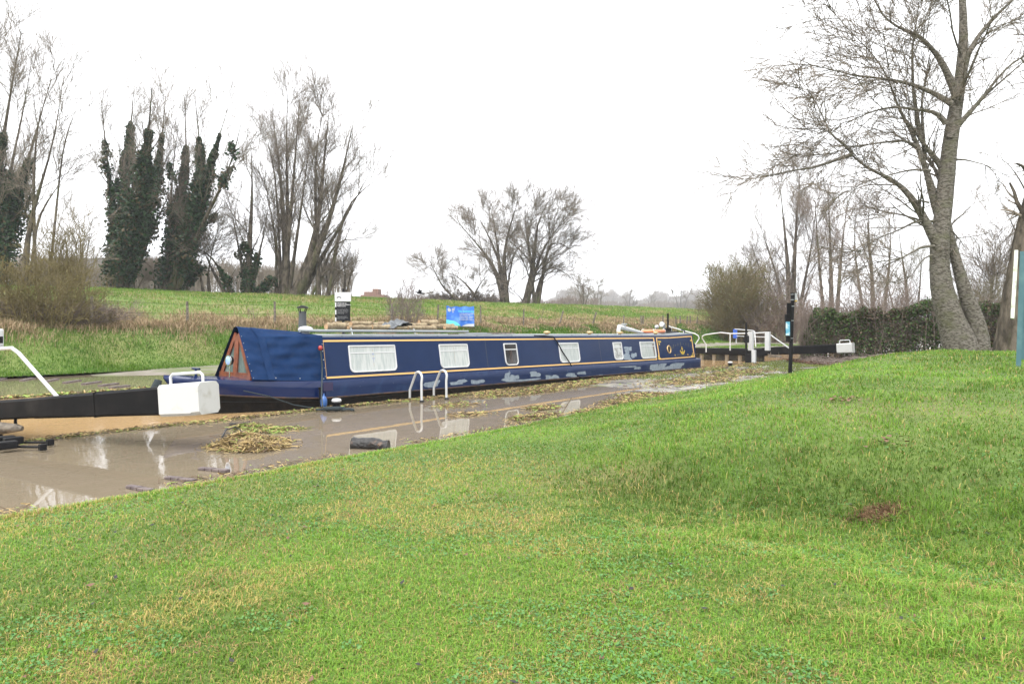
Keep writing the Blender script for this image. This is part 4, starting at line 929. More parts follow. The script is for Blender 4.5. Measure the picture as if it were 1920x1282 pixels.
# second white railing with blue plate on the far quay
Yf = 46.
g4 = tag(empty('white_railing', ground_at(1400, 50)), 'two bar white railing with a small blue plate beyond the lock gate', 'railing')
mb = MB(); mb.tube(L2(g4, [px(1378, 617, 52), px(1412, 620, 48), px(1415, 622, 47.5), px(1417, 650, 47.5)]), .035, 8); mb.tube(L2(g4, [px(1380, 630, 52), px(1434, 632, 47)]), .03, 8); mb.tube(L2(g4, [px(1380.5, 617, 52), px(1380.5, 643, 52)]), .035, 8); mb.build('rail', M['white'], g4)
mb = MB(); mb.box(L2(g4, [px(1378.5, 625.5, 51.9)])[0], (.28, .03, .62), bev=.006); mb.build('blue_plate', M['signblue'], g4)
mb = MB(); mb.box((0, 0, 0), (1.6, .05, .5)); mb.box((0, 0, -.3), (1.5, .12, .12)); 
# far coping across the inlet
o = MB(); o.box((60.3, 22.6, .05), (.6, 7., .30), bev=.03); o = o.build('coping', M['concrete']); o.rotation_euler = (0, 0, PHI); tag(o, kind='structure')

# ---------------------------------------------------------------- quay furniture
def bollard(x, y, label, s=1.):
    c = gnd(x, y, 0.); o = tag(empty('mooring_bollard', c), label, 'bollard', 'mooring bollards along the quay')
    mb = MB(); mb.lathe([(.12, -.05), (.12, .02), (.08, .03), (.075, .11), (.095, .125), (.075, .15)], (0, 0, 0), 16); mb.build('base', M['iron'], o)
    mb = MB(); mb.lathe([(.078, .15), (.095, .165), (.095, .19), (.07, .215), (.02, .222)], (0, 0, 0), 16); mb.build('cap', M['white'], o)
    return o
bollard(631, 768, 'white capped black bollard beside the boat cover with black rope around its foot')
bollard(1138, 691, 'white capped bollard at the quay edge near the middle of the boat')
bollard(1369, 688, 'white capped bollard on mossy ground just past the stern of the boat')
c = gnd(627, 771); mb = MB()
rr = random.Random(3); pts = [(-.35+.7*i/40+.10*sin(i*.9), .09*cos(i*1.1), .025+.02*rr.random()) for i in range(41)]; mb.tube(pts, .016, 6); pts = [(.14*cos(a)*1.4, .11*sin(a), .04+.006*a/2) for a in np.linspace(0, 12, 40)]; mb.tube(pts, .018, 6)
o = mb.build('coiled_rope', M['rope']); o.location = c; tag(o, 'heap of black rope lying in the water round the nearest bollard', 'rope')

def hoop(xa, ya, xb, yb, label):
    a, b = W(t_at(xa, ya), ya), W(t_at(xb, yb), yb); c = (a+b)/2; o = tag(empty('ladder_hoop', c), label, 'grab rail', 'pair of ladder grab rails')
    d = (a-b); L_ = d.length; u = d.normalized(); z = Vector((0, 0, 1)); h = .60
    P_ = lambda s_, zz: u*s_+z*zz
    pts = [P_(L_/2, -.25), P_(L_/2, .22)]+[P_(-L_*.22+.17*cos(a_), .50+.13*sin(a_)) for a_ in np.linspace(R(25), R(170), 8)]+[P_(-L_/2+.02, .40), P_(-L_/2, -.25)]
    mb = MB(); mb.tube(pts, .026, 10); mb.build('rail', M['white'], o)
    for s_ in (-1, 1):
        mb = MB(); mb.lathe([(.05, -.03), (.05, .035), (.034, .04)], u*s_*L_/2, 10); mb.build('foot_plate', M['iron'], o)
hoop(768.5, 11.93, 791, 11.38, 'left of the two white ladder hoops standing at the flooded quay edge')
hoop(813.5, 11.93, 837.5, 11.38, 'right of the two white ladder hoops standing at the flooded quay edge')

# charred log in the shallow water
o = log_('charred_log', 695, 0, 0, .50, .085, 0, 'charred black log lying in the shallow water beside the lawn', None, (M['charred'], M['charred']), pos=gnd(694, 834, .045), tilt=-.02)
o.rotation_euler = (0, .03, R(-8)); 
# branch bits by the reed pile
for pts, lb in (([gnd(417, 819, .03), gnd(424, 805, .06), gnd(441, 800, .04), gnd(460, 812, .05)], 'crooked dark branch sticking out beside the reed pile'), ([gnd(430, 795, .02), gnd(452, 794, .03), gnd(473, 791, .02)], 'straight dark stick floating above the reed pile'),
                ):
    c = pts[0]; mb = MB(); mb.tube([p-c for p in pts], [.016, .014, .013, .008][:len(pts)], 7); o = mb.build('stick', M['charred']); o.location = c; tag(o, lb, 'stick')
# foot strips
for a, b, lb in [((241, 911), (285, 920), 'lowest raised brick foot strip in the water nearest the lawn'), ((312, 894.5), (366, 901), 'raised foot strip with dead leaves in the middle of the near three'), ((375, 877.5), (428, 883), 'raised foot strip just below the reed pile'),
                 ((-8, 713), (9, 709), 'far foot strip cut by the left edge of the view'), ((41, 713), (61, 708.5), 'second far foot strip from the left edge'), ((87, 714.5), (107, 710), 'third far foot strip, touching the white handrail'),
                 ((121, 717), (149, 712.5), 'fourth far foot strip, first right of the handrail'), ((156, 719.5), (187, 715), 'fifth far foot strip from the left edge'), ((187, 722.5), (220, 718.5), 'sixth far foot strip, with straw caught on it'), ((207, 726), (241, 722.5), 'seventh far foot strip, nearest the canal edge')]:
    A_, B_ = gnd(*a, .015), gnd(*b, .015); d = B_-A_; L_ = d.length
    mb = MB(); near = a[1] > 800; k = 4
    for i in range(k): mb.box(((i+.5)/k*L_-L_/2, 0, 0), (L_/k-.008, .075 if near else .14, .03+.005*(i % 2)), bev=.008)
    o = mb.build('foot_strip', M['brick']); o.location = (A_+B_)/2; o.rotation_euler = (0, 0, math.atan2(d.y, d.x)); tag(o, lb, 'foot strip', 'raised foot strips in the water')

# ---------------------------------------------------------------- signs
c = ground_at(643.5, 27.4); Ys = 27.4
o = tag(empty('welcome_sign', Vector((c.x, Ys, path_h(np.array(tn(c)[0]), np.array(22.)).item()))), 'black and white lock name board on a black post behind the boat roof', 'sign')
zz = lambda y: EYE-(y-HZ)/FPX*Ys-o.location.z
xx = lambda x: (x-CX)/FPX*Ys-o.location.x
mb = MB(); mb.tube([(0, .03, -.05), (0, .03, zz(541))], .05, 10); mb.build('post', M['iron'], o)
mb = MB(); mb.box(((xx(628.5)+xx(657))/2, -.03, (zz(565.5)+zz(602))/2), (xx(657)-xx(628.5), .025, zz(565.5)-zz(602)), bev=.004); bo = mb.build('black_panel', M['signblack'], o)
mb = MB(); mb.box(((xx(628)+xx(658.5))/2, -.03, (zz(548)+zz(565.2))/2), (xx(658.5)-xx(628), .03, zz(548)-zz(565.2)), bev=.004); wp = mb.build('white_panel', M['signwhite'], o)
mb = MB()
for ya, yb in ((567, 575.5), (581, 589.5), (595, 602.5)): mb.box((xx(628.5)+.028, -.046, (zz(ya)+zz(yb))/2), (.05, .006, zz(ya)-zz(yb)))
mb.build('edge_mark', M['signwhite'], bo)
mb = MB(); pts = [(.075*cos(a), .05*sin(a)) for a in np.linspace(R(195), R(-15), 12)]; pts2 = [(.045*cos(a), .028*sin(a)) for a in np.linspace(R(-15), R(195), 12)]
mb.poly([(xx(636)+a, -.0475, zz(558.5)+b) for a, b in pts+pts2]); mb.build('bridge_logo', M['signblack'], wp)
RX = Matrix.Rotation(pi/2, 4, 'X')
text_mesh('Canal &\nRiver Trust', .042, 'logo_lettering', mat('pale_grey_print', (.5, .53, .57), .5), wp, Matrix.Translation((xx(642), -.0465, zz(557))) @ RX)
text_mesh('Welcome to\nKegworth Shallow,\nFlood Lock.', .066, 'heading_lettering', M['signwhite'], bo, Matrix.Translation((xx(633), -.0435, zz(569.5))) @ RX, spacing=.8)
text_mesh('You are now on the\nRiver Soar. Please take\ncare when the river is\nrising and moor only\nat the landing.', .044, 'small_lettering', mat('grey_print', (.20, .21, .22), .5), bo, Matrix.Translation((xx(633), -.0435, zz(580.5))) @ RX, spacing=.85)
text_mesh('Please do not leave\nyour boat unattended\nwithin the lock.', .044, 'small_lettering', mat('grey_print', (.20, .21, .22), .5), bo, Matrix.Translation((xx(633), -.0435, zz(594))) @ RX, spacing=.85)

# banner on fence
Yb = 43.; c = px(863, 593, Yb)
o = tag(empty('safety_banner', c), 'creased blue water safety banner with turquoise corner hung on the field fence', 'banner')
wb, hb_ = 53/FPX*Yb, 38/FPX*Yb
def bsurf(u, v):      # u 0..1 left-right, v 0..1 bottom-top
    z = (v-.5)*hb_*(1+.06*sin(pi*u)*0) - .05*sin(pi*u*3)**2*v + (.04 if u < .1 and v > .9 else 0)
    return Vector(((u-.5)*wb*(1-.03*v), -.03*sin(9*u+3*v)-.03*sin(5*u-4*v)*v, z))
def bpatch(fn, name, m_, off, n1=18, n2=12, par=o):
    mb = MB(); vs = [bsurf(*fn(i/n1, j/n2))+Vector((0, -off, 0)) for i in range(n1+1) for j in range(n2+1)]
    mb.add(vs, [[i*(n2+1)+j, (i+1)*(n2+1)+j, (i+1)*(n2+1)+j+1, i*(n2+1)+j+1] for i in range(n1) for j in range(n2)], 0, True); return mb.build(name, m_, par)
sheet = bpatch(lambda u, v: (u, v), 'sheet', M['bannerblue'], 0)
bpatch(lambda u, v: (u*.52, v*.34*cos(u*pi/2)**.6), 'turquoise_curve', M['bannercyan'], .008, par=sheet)
bpatch(lambda u, v: (.55+u*.44, v*.13*sin(min(1, u*1.8)*pi/2)), 'white_curve', M['signwhite'], .010, par=sheet)
mb = MB(); mb.add([bsurf(.10+.06*cos(a), .84+.09*sin(a))+Vector((0, -.012, 0)) for a in np.linspace(0, 6.28, 14)[:-1]], [list(range(13))])
for j, (u, v, w2, h2) in enumerate([(.19, .80, .10, .05), (.19, .88, .12, .04), (.22, .70, .03, .07)]): mb.add([bsurf(u, v)+Vector((0, -.014, 0)), bsurf(u+w2, v)+Vector((0, -.014, 0)), bsurf(u+w2, v+h2)+Vector((0, -.014, 0)), bsurf(u, v+h2)+Vector((0, -.014, 0))], [[0, 1, 2, 3]])
mb.build('logo_mark', M['signwhite'], sheet)
text_mesh('No Swimming', .155, 'heading_lettering', M['bannercyan'], sheet, Matrix.Translation((-.06*wb, -.085, .20*hb_)) @ RX)
text_mesh('It looks good to swim,\nthe cold can kill.\nWater shock, unseen\nhazards, deep water\n& underwater objects.', .092, 'body_lettering', M['signwhite'], sheet, Matrix.Translation((-.02*wb, -.085, .11*hb_)) @ RX, spacing=.95)

# level gauge post by the lawn
c = gnd(1481, 703, .0); Yp = c.y
o = tag(empty('instrument_post', c), 'tall black post with a strapped black tube and blue notice at the lawn edge', 'post')
zz = lambda y: EYE-(y-HZ)/FPX*Yp; xx = lambda x: (x-CX)/FPX*Yp-c.x
mb = MB(); mb.tube([(0, 0, -.2), (xx(1486.5), 0, zz(549))], .062, 12); mb.build('post', M['iron'], o)
mb = MB(); mb.tube([(xx(1477.5), -.02, zz(640)), (xx(1479.5), -.02, zz(568))], .075, 12); mb.box((xx(1475.5), -.04, zz(607)+.0), (.15, .12, .62), bev=.02); mb.build('tube', M['blackpaint'], o)
for y_ in (552, 562, 574, 601, 634): 
    mb = MB(); f = (703-y_)/(703-549); mb.lathe([(.068, -.012), (.068, .012)], (xx(1481+5.5*f), 0, zz(y_)), 12); mb.build('strap', M['galv'], o)
mb = MB(); mb.box((xx(1475), -.105, zz(616)), (.135, .012, .45), bev=.003); no = mb.build('notice', mat('blue_notice', (.10, .36, .52), .4, noise=(5, (.62, .72, .74), .5, .62)), o)
mb = MB(); mb.box((xx(1491.5), -.02, zz(556)), (.05, .10, .22), bev=.006); mb.build('plate', M['signwhite'], o); mb = MB(); mb.box((xx(1491.5), -.022, zz(563)-.02), (.052, .10, .04)); mb.build('yellow_label', mat('yellow', (.6, .42, .04), .5), o)

# teal information board at the right edge (seen edge on)
Yt = 12.2; gz = lawn_xy(np.array((1908-CX)/FPX*Yt), np.array(Yt)).item(); c = Vector(((1908-CX)/FPX*Yt, Yt, gz))
o = tag(empty('information_board', c, rz=math.atan2(c.y, c.x)-pi/2), 'teal post and white board seen edge on at the right of the lawn', 'sign')
zz = lambda y: EYE-(y-HZ)/FPX*c.length-gz; xx = lambda x: (x-1908)/FPX*Yt*.85
def bar4(mb, a, b, w_, d_):
    a, b = Vector(a), Vector(b); q = [(-w_, -d_), (w_, -d_), (w_, d_), (-w_, d_)]
    mb.add([a+Vector((x_, y_, 0)) for x_, y_ in q]+[b+Vector((x_, y_, 0)) for x_, y_ in q], [[0, 1, 2, 3], [4, 5, 6, 7], [0, 1, 5, 4], [1, 2, 6, 5], [2, 3, 7, 6], [3, 0, 4, 7]])
for y_, dx in ((0, 0), (1.3, .05)):
    mb = MB(); bar4(mb, (xx(1909)+dx, y_, -.15), (xx(1917)+dx, y_, zz(496)), .035, .045); mb.build('post', M['teal'], o)
mb = MB(); mb.box(((xx(1899)+xx(1905))/2, .65, (zz(494)+zz(599))/2), (.052, 1.5, zz(494)-zz(599)), bev=.005, rot=Matrix.Rotation(.05, 4, 'Y')); mb.build('board', M['board'], o)

# ---------------------------------------------------------------- field fence
Fn = 29.75
fo = tag(empty('field_fence', W(15, Fn, 1.5)), 'old grey post and wire fence between the towpath bank and the meadow', 'fence')
posts = [(172, 555, 617, 0), (351, 565, 613, 0), (515, 565, 609, 0), (734, 569, 604, 0), (819, 571, 610, 3), (901, 573, 611, 0), (981, 579, 612, 1), (1047, 583, 615, 9), (1109, 585, 616, 9), (1168, 593, 614, 2), (1202, 594, 620, 0), (1205, 593, 620, 1), (1243, 595, 614, 0),
         (1267, 596, 614, 0), (1276, 600, 614, -1), (1287, 599, 614, 2), (1294, 600, 614, 0), (1305, 602, 616, 3), (1328, 603, 616, 0), (1346, 603, 613, 0), (1356, 603, 613, 0), (1367, 603, 614, 0), (1372, 604, 614, 0)]
tops = []
for x, yt, yb, lean in posts:
    t = t_at(x, Fn); p = W(t, Fn, 0); gz = meadow_h(np.array(t), np.array(Fn)).item(); Yq = p.y; zt = EYE-(yt-HZ)/FPX*Yq; zt = max(zt, gz+.9)
    a = Vector((p.x, p.y, gz-.1))-fo.location; b = Vector((p.x+lean/FPX*Yq, p.y, zt))-fo.location
    mb = MB(); r_ = .052 if x < 1000 else .06; mb.tube([a, a.lerp(b, .5)+Vector((.01, 0, 0)), b], [r_*1.05, r_, r_*.92], 7); mb.build('post', M['oldwood'], fo); tops.append((a, b))
for f in (.55, .88):
    mb = MB(); pts = [a.lerp(b, f)+Vector((0, -.05, 0)) for a, b in tops]; mb.tube(pts, .005, 4); mb.build('wire', M['iron'], fo)

# ---------------------------------------------------------------- bare trees
def tubes_np(P, Rr, S):
    N, p, _ = P.shape
    T = np.gradient(P, axis=1); T /= np.linalg.norm(T, axis=2, keepdims=True)+1e-9
    ref = np.where(np.abs(T[:, :1, 2:3]) > .9, np.array([[[1., 0, 0]]]), np.array([[[0, 0, 1.]]]))
    U = np.cross(T, np.broadcast_to(ref, T.shape)); U /= np.linalg.norm(U, axis=2, keepdims=True)+1e-9; Vv = np.cross(T, U)
    a = np.arange(S)*2*pi/S
    V = P[:, :, None]+(U[:, :, None]*np.cos(a)[None, None, :, None]+Vv[:, :, None]*np.sin(a)[None, None, :, None])*Rr[:, :, None, None]
    base = (np.arange(N)*p*S)[:, None, None]; i = np.arange(p-1)[None, :, None]; j = np.arange(S)[None, None, :]; j2 = (j+1) % S
    F = np.stack(np.broadcast_arrays(base+i*S+j, base+i*S+j2, base+(i+1)*S+j2, base+(i+1)*S+j), -1).reshape(-1, 4)
    return V.reshape(-1, 3), F
def join(parts):
    Vs, Fs, o_ = [], [], 0
    for V, F in parts: Vs.append(V); Fs.append(F+o_); o_ += len(V)
    return np.concatenate(Vs), np.concatenate(Fs)
def grow(P, Rr, k, u0, u1, lf, ang, up, gn, r_, p=5, rf=.55, rmin=.004, lmin=.0, grav=0., flat=0., dirb=None, lmax=99., skip=0):
    N, q, _ = P.shape; seg = np.linalg.norm(np.diff(P, axis=1), axis=2); L_ = seg.sum(1); n = N*k; wt = L_.copy(); wt[:skip] *= .12; idx = r_.choice(N, n, p=wt/wt.sum())
    u = r_.random(n)**.8*(u1-u0)+u0; f = u*(q-1); i = np.minimum(f.astype(int), q-2); w_ = (f-i)[:, None]
    pos = P[idx, i]*(1-w_)+P[idx, i+1]*w_; rad = Rr[idx, i]*(1-w_[:, 0])+Rr[idx, i+1]*w_[:, 0]
    tg = P[idx, i+1]-P[idx, i]; tg /= np.linalg.norm(tg, axis=1, keepdims=True)+1e-9
    rv = r_.normal(0, 1, (n, 3)); rv[:, 1] *= (1-flat); rv -= tg*(rv*tg).sum(1, keepdims=True); rv /= np.linalg.norm(rv, axis=1, keepdims=True)+1e-9
    a = (ang*(.6+.8*r_.random(n)))[:, None]; d = tg*np.cos(a)+rv*np.sin(a); d[:, 2] += up
    if dirb is not None: d += dirb
    d /= np.linalg.norm(d, axis=1, keepdims=True)
    ln = np.maximum(L_[idx]*lf*(1.1-.55*u)*(.55+.75*r_.random(n)), lmin); ln = np.minimum(ln, lmax*(.5+.5*r_.random(n)))
    C = np.zeros((n, p, 3)); C[:, 0] = pos
    for s in range(1, p):
        d = d+r_.normal(0, gn, (n, 3)); d[:, 2] += up*.25-grav*s/p; d /= np.linalg.norm(d, axis=1, keepdims=True)
        C[:, s] = C[:, s-1]+d*(ln/(p-1))[:, None]
    r0 = np.maximum(rad*rf*(.7+.4*r_.random(n)), rmin)
    return C, np.maximum(r0[:, None]*np.linspace(1, .3, p)[None], rmin*.7)
def resample(pts, rad, p):
    pts = np.array([list(q) for q in pts]); rad = np.array(rad, float)
    s = np.concatenate([[0], np.cumsum(np.linalg.norm(np.diff(pts, axis=0), axis=1))]); u = np.linspace(0, s[-1], p)
    # smooth curve through the points
    P = np.stack([np.interp(u, s, pts[:, k]) for k in range(3)], 1); 
    for _ in range(2): P[1:-1] = P[1:-1]*.5+(P[:-2]+P[2:])*.25
    return P, np.interp(u, s, rad)
def leaves_np(name, C, size, cols, m_, parent, r_):
    k = len(C); n = r_.normal(0, 1, (k, 3)); n /= np.linalg.norm(n, axis=1, keepdims=True); a = np.cross(n, r_.normal(0, 1, (k, 3))); a /= np.linalg.norm(a, axis=1, keepdims=True)+1e-9; b = np.cross(n, a)
    s = (size*(.6+.8*r_.random(k)))[:, None]
    V = np.stack([C-a*s, C-b*s*.6, C+a*s, C+b*s*.6], 1).reshape(-1, 3); i = np.arange(k)*4
    return np_mesh(name, V, np.stack([i, i+1, i+2, i+3], 1), m_, parent, col=np.repeat(cols, 4, 0))

def tree(name, label, base, stems, Y, levels, seed, group=None, bark='bark', twig='twig', cat='tree', depth=.12, sides=6, ivy=None, jit=.0, p0=9):
    """stems: list of (list of (px, py), r0_px, r1_px[, first depth]) traced from where limbs stand; levels: grow() arguments"""
    r_ = np.random.default_rng(seed); org = ground_at(base, Y)
    o = tag(empty(name, org), label, cat, group)
    Ps, Rs = [], []
    for k, st in enumerate(stems):
        pts, a, b = st[:3]; dd = r_.normal(0, 1)*depth; m_ = len(pts); W_ = []
        H_ = abs(pts[0][1]-pts[-1][1])+abs(pts[0][0]-pts[-1][0])
        for i, (x, y) in enumerate(pts):
            off = (st[3] if len(st) > 3 else 0)+dd*H_/FPX*Y*(i/(m_-1))
            v = px(x, y, Y+off); W_.append(v)
        if pts[0][1] > 0 and len(st) <= 3: W_[0].z = min(W_[0].z, ground_at(pts[0][0], Y).z)-.25
        P, Rr = resample(W_, (b*.4+(a-b*.4)*(1-np.linspace(0, 1, m_))**1.7)/2/FPX*Y if not hasattr(a, '__len__') else np.array(a)/2/FPX*Y, p0); Ps.append(P); Rs.append(Rr)
    P = np.stack(Ps)-np.array(org); Rr = np.stack(Rs)
    tr = [tubes_np(P, Rr, sides+3)]; L = [(P, Rr)]; tw = []; cur = (P, Rr)
    for i, lv in enumerate(levels):
        lv = dict(lv); src = lv.pop('src', None); S_ = lv.pop('S', 3 if i else 4)
        par = L[src] if src is not None else cur
        C = grow(par[0], par[1], r_=r_, **lv); L.append(C); cur = C
        (tr if i == 0 and len(levels) > 2 else tw).append(tubes_np(*C, S_))
    V, F = join(tr); np_mesh('trunk', V, F, M[bark], o, smooth=True)
    if tw: V, F = join(tw); np_mesh('crown', V, F, M[twig], o, smooth=True)
    if ivy:
        Cs = []
        for si, u0, u1, w_, k in ivy:
            u = r_.random(k)*(u1-u0)+u0; f = u*(p0-1); i = np.minimum(f.astype(int), p0-2); q = (f-i)[:, None]
            pos = P[si][i]*(1-q)+P[si][i+1]*q; taper = 1.05*(.22+.78*sm((u1-u)/(u1-u0)*1.7))*sm((u-u0)/(u1-u0)*8+.4)
            lump = .25+1.15*vn(pos[:, 2]+si*7, pos[:, 0]*.5, .8)*(.6+.8*vn(pos[:, 2]*1.7+si*3, pos[:, 0], .9))+(r_.random(k) < .06)*.5
            off = r_.normal(0, 1, (k, 3)); off /= np.linalg.norm(off, axis=1, keepdims=True); rr2 = (r_.random(k)**.45)*w_*taper*lump
            Cs.append(pos+off*rr2[:, None]*np.array([1, 1, 1.25]))
        q1 = L[1][0]; ztop = max(P[si][min(p0-1, int(u1*(p0-1)))][2] for si, u0, u1, w_, k in ivy)
        ok = np.where((q1[:, 0, 2] < ztop*.92) & (r_.random(len(q1)) < .55))[0]
        for bi in ok:
            m_ = 190; uu = r_.random(m_)**1.3*2.2; i = uu.astype(int); f = (uu-i)[:, None]; Cs.append(q1[bi][i]*(1-f)+q1[bi][i+1]*f+r_.normal(0, 1, (m_, 3))*(.24*(1-uu/3))[:, None])
        C = np.concatenate(Cs); g = mixcol(r_.random(len(C)), (.010, .028, .012), (.035, .075, .026))
        br = r_.random(len(C)) < .14; g[br] = (.10, .075, .04)
        leaves_np('ivy', C, np.full(len(C), .0023*Y), g, M['leaf'], o, r_)
    return o

def WIL(k1=14, k2=7, k3=6, ang=.42, up=.22, lf=.34, rm=.010, gn=.07, lm=3.9):
    return [dict(k=max(7, int(k1*.95)), lmax=lm, u0=.2, u1=1., lf=lf*1.3, ang=ang*1.25, up=up*.75, gn=gn*.9, rf=.32, rmin=rm*1.5, p=7), dict(k=k2, u0=.12, u1=1., lf=.52, ang=.6, up=up*.5, gn=gn, rf=.6, rmin=rm*1.05, lmin=1., p=6),
            dict(k=k3+2, u0=.05, u1=1., lf=.72, ang=.5, up=.08, gn=.10, rf=.6, rmin=rm*.85, p=5, lmin=.9)]
GT = 'bare trees standing along the far edge of the meadow'
# left group
tree('ivy_clad_tree', 'tall ivy covered tree cut by the left edge of the view', -20, [([(-30, 560), (-20, 430), (0, 300), (20, 170), (40, 60)], 24, 3), ([(-20, 560), (0, 450), (30, 370), (58, 290), (80, 200), (95, 150)], 20, 2), ([(-30, 540), (-40, 380), (-20, 200), (-5, 60)], 18, 2), ([(0, 470), (15, 330), (45, 210), (60, 110)], 10, 2)],
     48, WIL(16, 8, 6), 11, GT, ivy=[(0, .05, .62, 1.15, 9000), (1, .1, .62, 1.2, 9000), (2, 0, .6, 1.3, 5000), (3, 0, .45, .7, 3000)])
tree('slender_tree', 'slender leaning bare tree right of the ivy tree at the left edge', 46, [([(44, 520), (48, 470), (52, 420), (75, 350), (100, 280), (112, 200), (118, 150)], 15, 2), ([(54, 420), (72, 390), (110, 355), (120, 330)], 7, 1.5), ([(66, 370), (62, 300), (70, 240), (80, 180)], 8, 1.5), ([(90, 310), (120, 250), (140, 210)], 6, 1.5)],
     46, WIL(11, 6, 4, .6, .12), 12, GT)
tree('ivy_clad_tree', 'broad ivy column tree with three ivy spires, first right of the thicket', 222, [([(215, 548), (222, 490), (228, 400), (238, 320), (246, 240), (250, 175)], 30, 3), ([(222, 548), (240, 470), (262, 380), (275, 300), (280, 230), (285, 165)], 26, 3), ([(225, 548), (255, 460), (288, 370), (300, 290), (308, 240), (310, 180)], 20, 2), ([(215, 540), (212, 400), (205, 330), (195, 250), (190, 190)], 14, 2), ([(240, 500), (290, 420), (315, 370)], 9, 3)],
     56, WIL(13, 7, 6, .4, .25), 13, GT, ivy=[(0, .05, .83, 1.15, 9000), (1, .1, .80, 1.2, 9500), (2, .1, .80, .9, 6000), (3, .1, .62, .6, 1800)])
tree('ivy_clad_tree', 'ivy clad tree leaning right with ragged ivy arms, second right of the thicket', 318, [([(312, 552), (322, 490), (332, 420), (345, 350), (352, 280), (345, 180)], 28, 3), ([(318, 552), (345, 470), (372, 400), (382, 330), (372, 250), (365, 180)], 22, 2), ([(318, 552), (350, 440), (385, 350), (405, 275), (428, 200)], 18, 2), ([(330, 500), (375, 420), (420, 350), (445, 270), (455, 220)], 11, 1.5), ([(312, 540), (318, 420), (322, 330), (335, 230)], 10, 1.5), ([(330, 500), (370, 450), (395, 400), (425, 380)], 8, 1.5)],
     57, WIL(12, 7, 6, .42, .25), 14, GT, ivy=[(0, .05, .74, 1.1, 8500), (1, .15, .8, .95, 7000), (2, .3, .86, .62, 4500), (3, .1, .35, .6, 900)])
tree('willow_tree', 'small crooked many stemmed tree between the ivy tree and the thin ivy footed tree', 398, [([(440, 556), (425, 530), (405, 490), (380, 465), (355, 460)], 10, 2), ([(395, 556), (388, 520), (395, 480), (410, 420)], 8, 1.5), ([(430, 556), (400, 510), (385, 480), (372, 430)], 9, 1.5), ([(385, 556), (375, 520), (378, 480)], 8, 1.5), ([(345, 550), (365, 500), (380, 470)], 5, 1.5)], 58, WIL(10, 7, 5, .7, .06), 15, GT, ivy=[(0, .1, .5, .35, 600)])
tree('ivy_footed_tree', 'thin upright tree with ivy only on its lower stems', 466, [([(466, 558), (466, 480), (472, 400), (474, 330), (470, 270)], 17, 2), ([(468, 558), (480, 500), (495, 440), (505, 370)], 11, 1.5), ([(464, 558), (450, 480), (440, 420), (425, 360)], 8, 1.5), ([(470, 550), (500, 535), (515, 520)], 6, 2)], 59, WIL(10, 6, 5, .55, .18), 16, GT, ivy=[(0, .03, .42, .42, 1800), (1, .05, .4, .35, 1000), (3, 0, 1, .3, 600)])
tree('willow_tree', 'tall upright willow with many vertical stems, left of the leaning willow', 535, [([(540, 560), (536, 480), (530, 380), (522, 290), (510, 210)], 22, 2), ([(528, 560), (540, 480), (540, 380), (535, 260), (540, 175)], 20, 2), ([(532, 560), (538, 470), (548, 370), (556, 260), (562, 180)], 16, 2), ([(530, 545), (520, 460), (508, 400), (495, 330)], 9, 1.5), ([(540, 480), (560, 420), (572, 340), (580, 270)], 9, 1.5), ([(518, 555), (518, 480), (512, 420)], 9, 2), ([(530, 380), (515, 300), (500, 260)], 6, 1)], 60, WIL(15, 8, 6, .32, .28), 17, GT)
tree('willow_tree', 'tall willow leaning to the right at the right end of the row', 560, [([(548, 560), (580, 500), (598, 420), (605, 330), (612, 250), (618, 200)], 24, 2), ([(550, 560), (590, 490), (615, 420), (640, 340), (655, 260), (665, 220)], 20, 2), ([(560, 556), (605, 480), (640, 420), (670, 370), (700, 310)], 13, 1.5), ([(598, 430), (590, 340), (592, 260), (605, 215)], 9, 1.5), ([(612, 430), (645, 390), (680, 350), (702, 340)], 8, 1.5), ([(590, 500), (620, 460), (650, 440), (688, 455)], 7, 1.5), ([(580, 530), (610, 500), (640, 505), (655, 515)], 6, 1.5)], 60, WIL(14, 8, 6, .42, .2), 18, GT)
for i, (x, yt, lb) in enumerate(((250, 505, 'small bare shrub tree showing between the two big ivy trees'), (288, 500, 'scrubby bare tree right behind the first ivy column'), (612, 500, 'low ragged shrub tree right of the leaning willow'), (645, 470, 'wispy small tree above the welcome sign'), (150, 400, 'thin bare sapling tree rising from behind the thicket'), (285//1-160, 430, 'thin twiggy tree at the back of the thicket'))):
    tree('small_bare_tree', lb, x, [([(x, 558 if x > 200 else 600), (x+3, (yt+558)/2), (x-4, yt)], 7, 1.5), ([(x+2, 558 if x > 200 else 600), (x+12, (yt+558)/2), (x+22, yt+12)], 5, 1.2)], 62 if x > 200 else 40, WIL(*((9, 6, 5) if x > 200 else (7, 4, 2)), .6, .12), 40+i, 'small bare trees in the scrub')
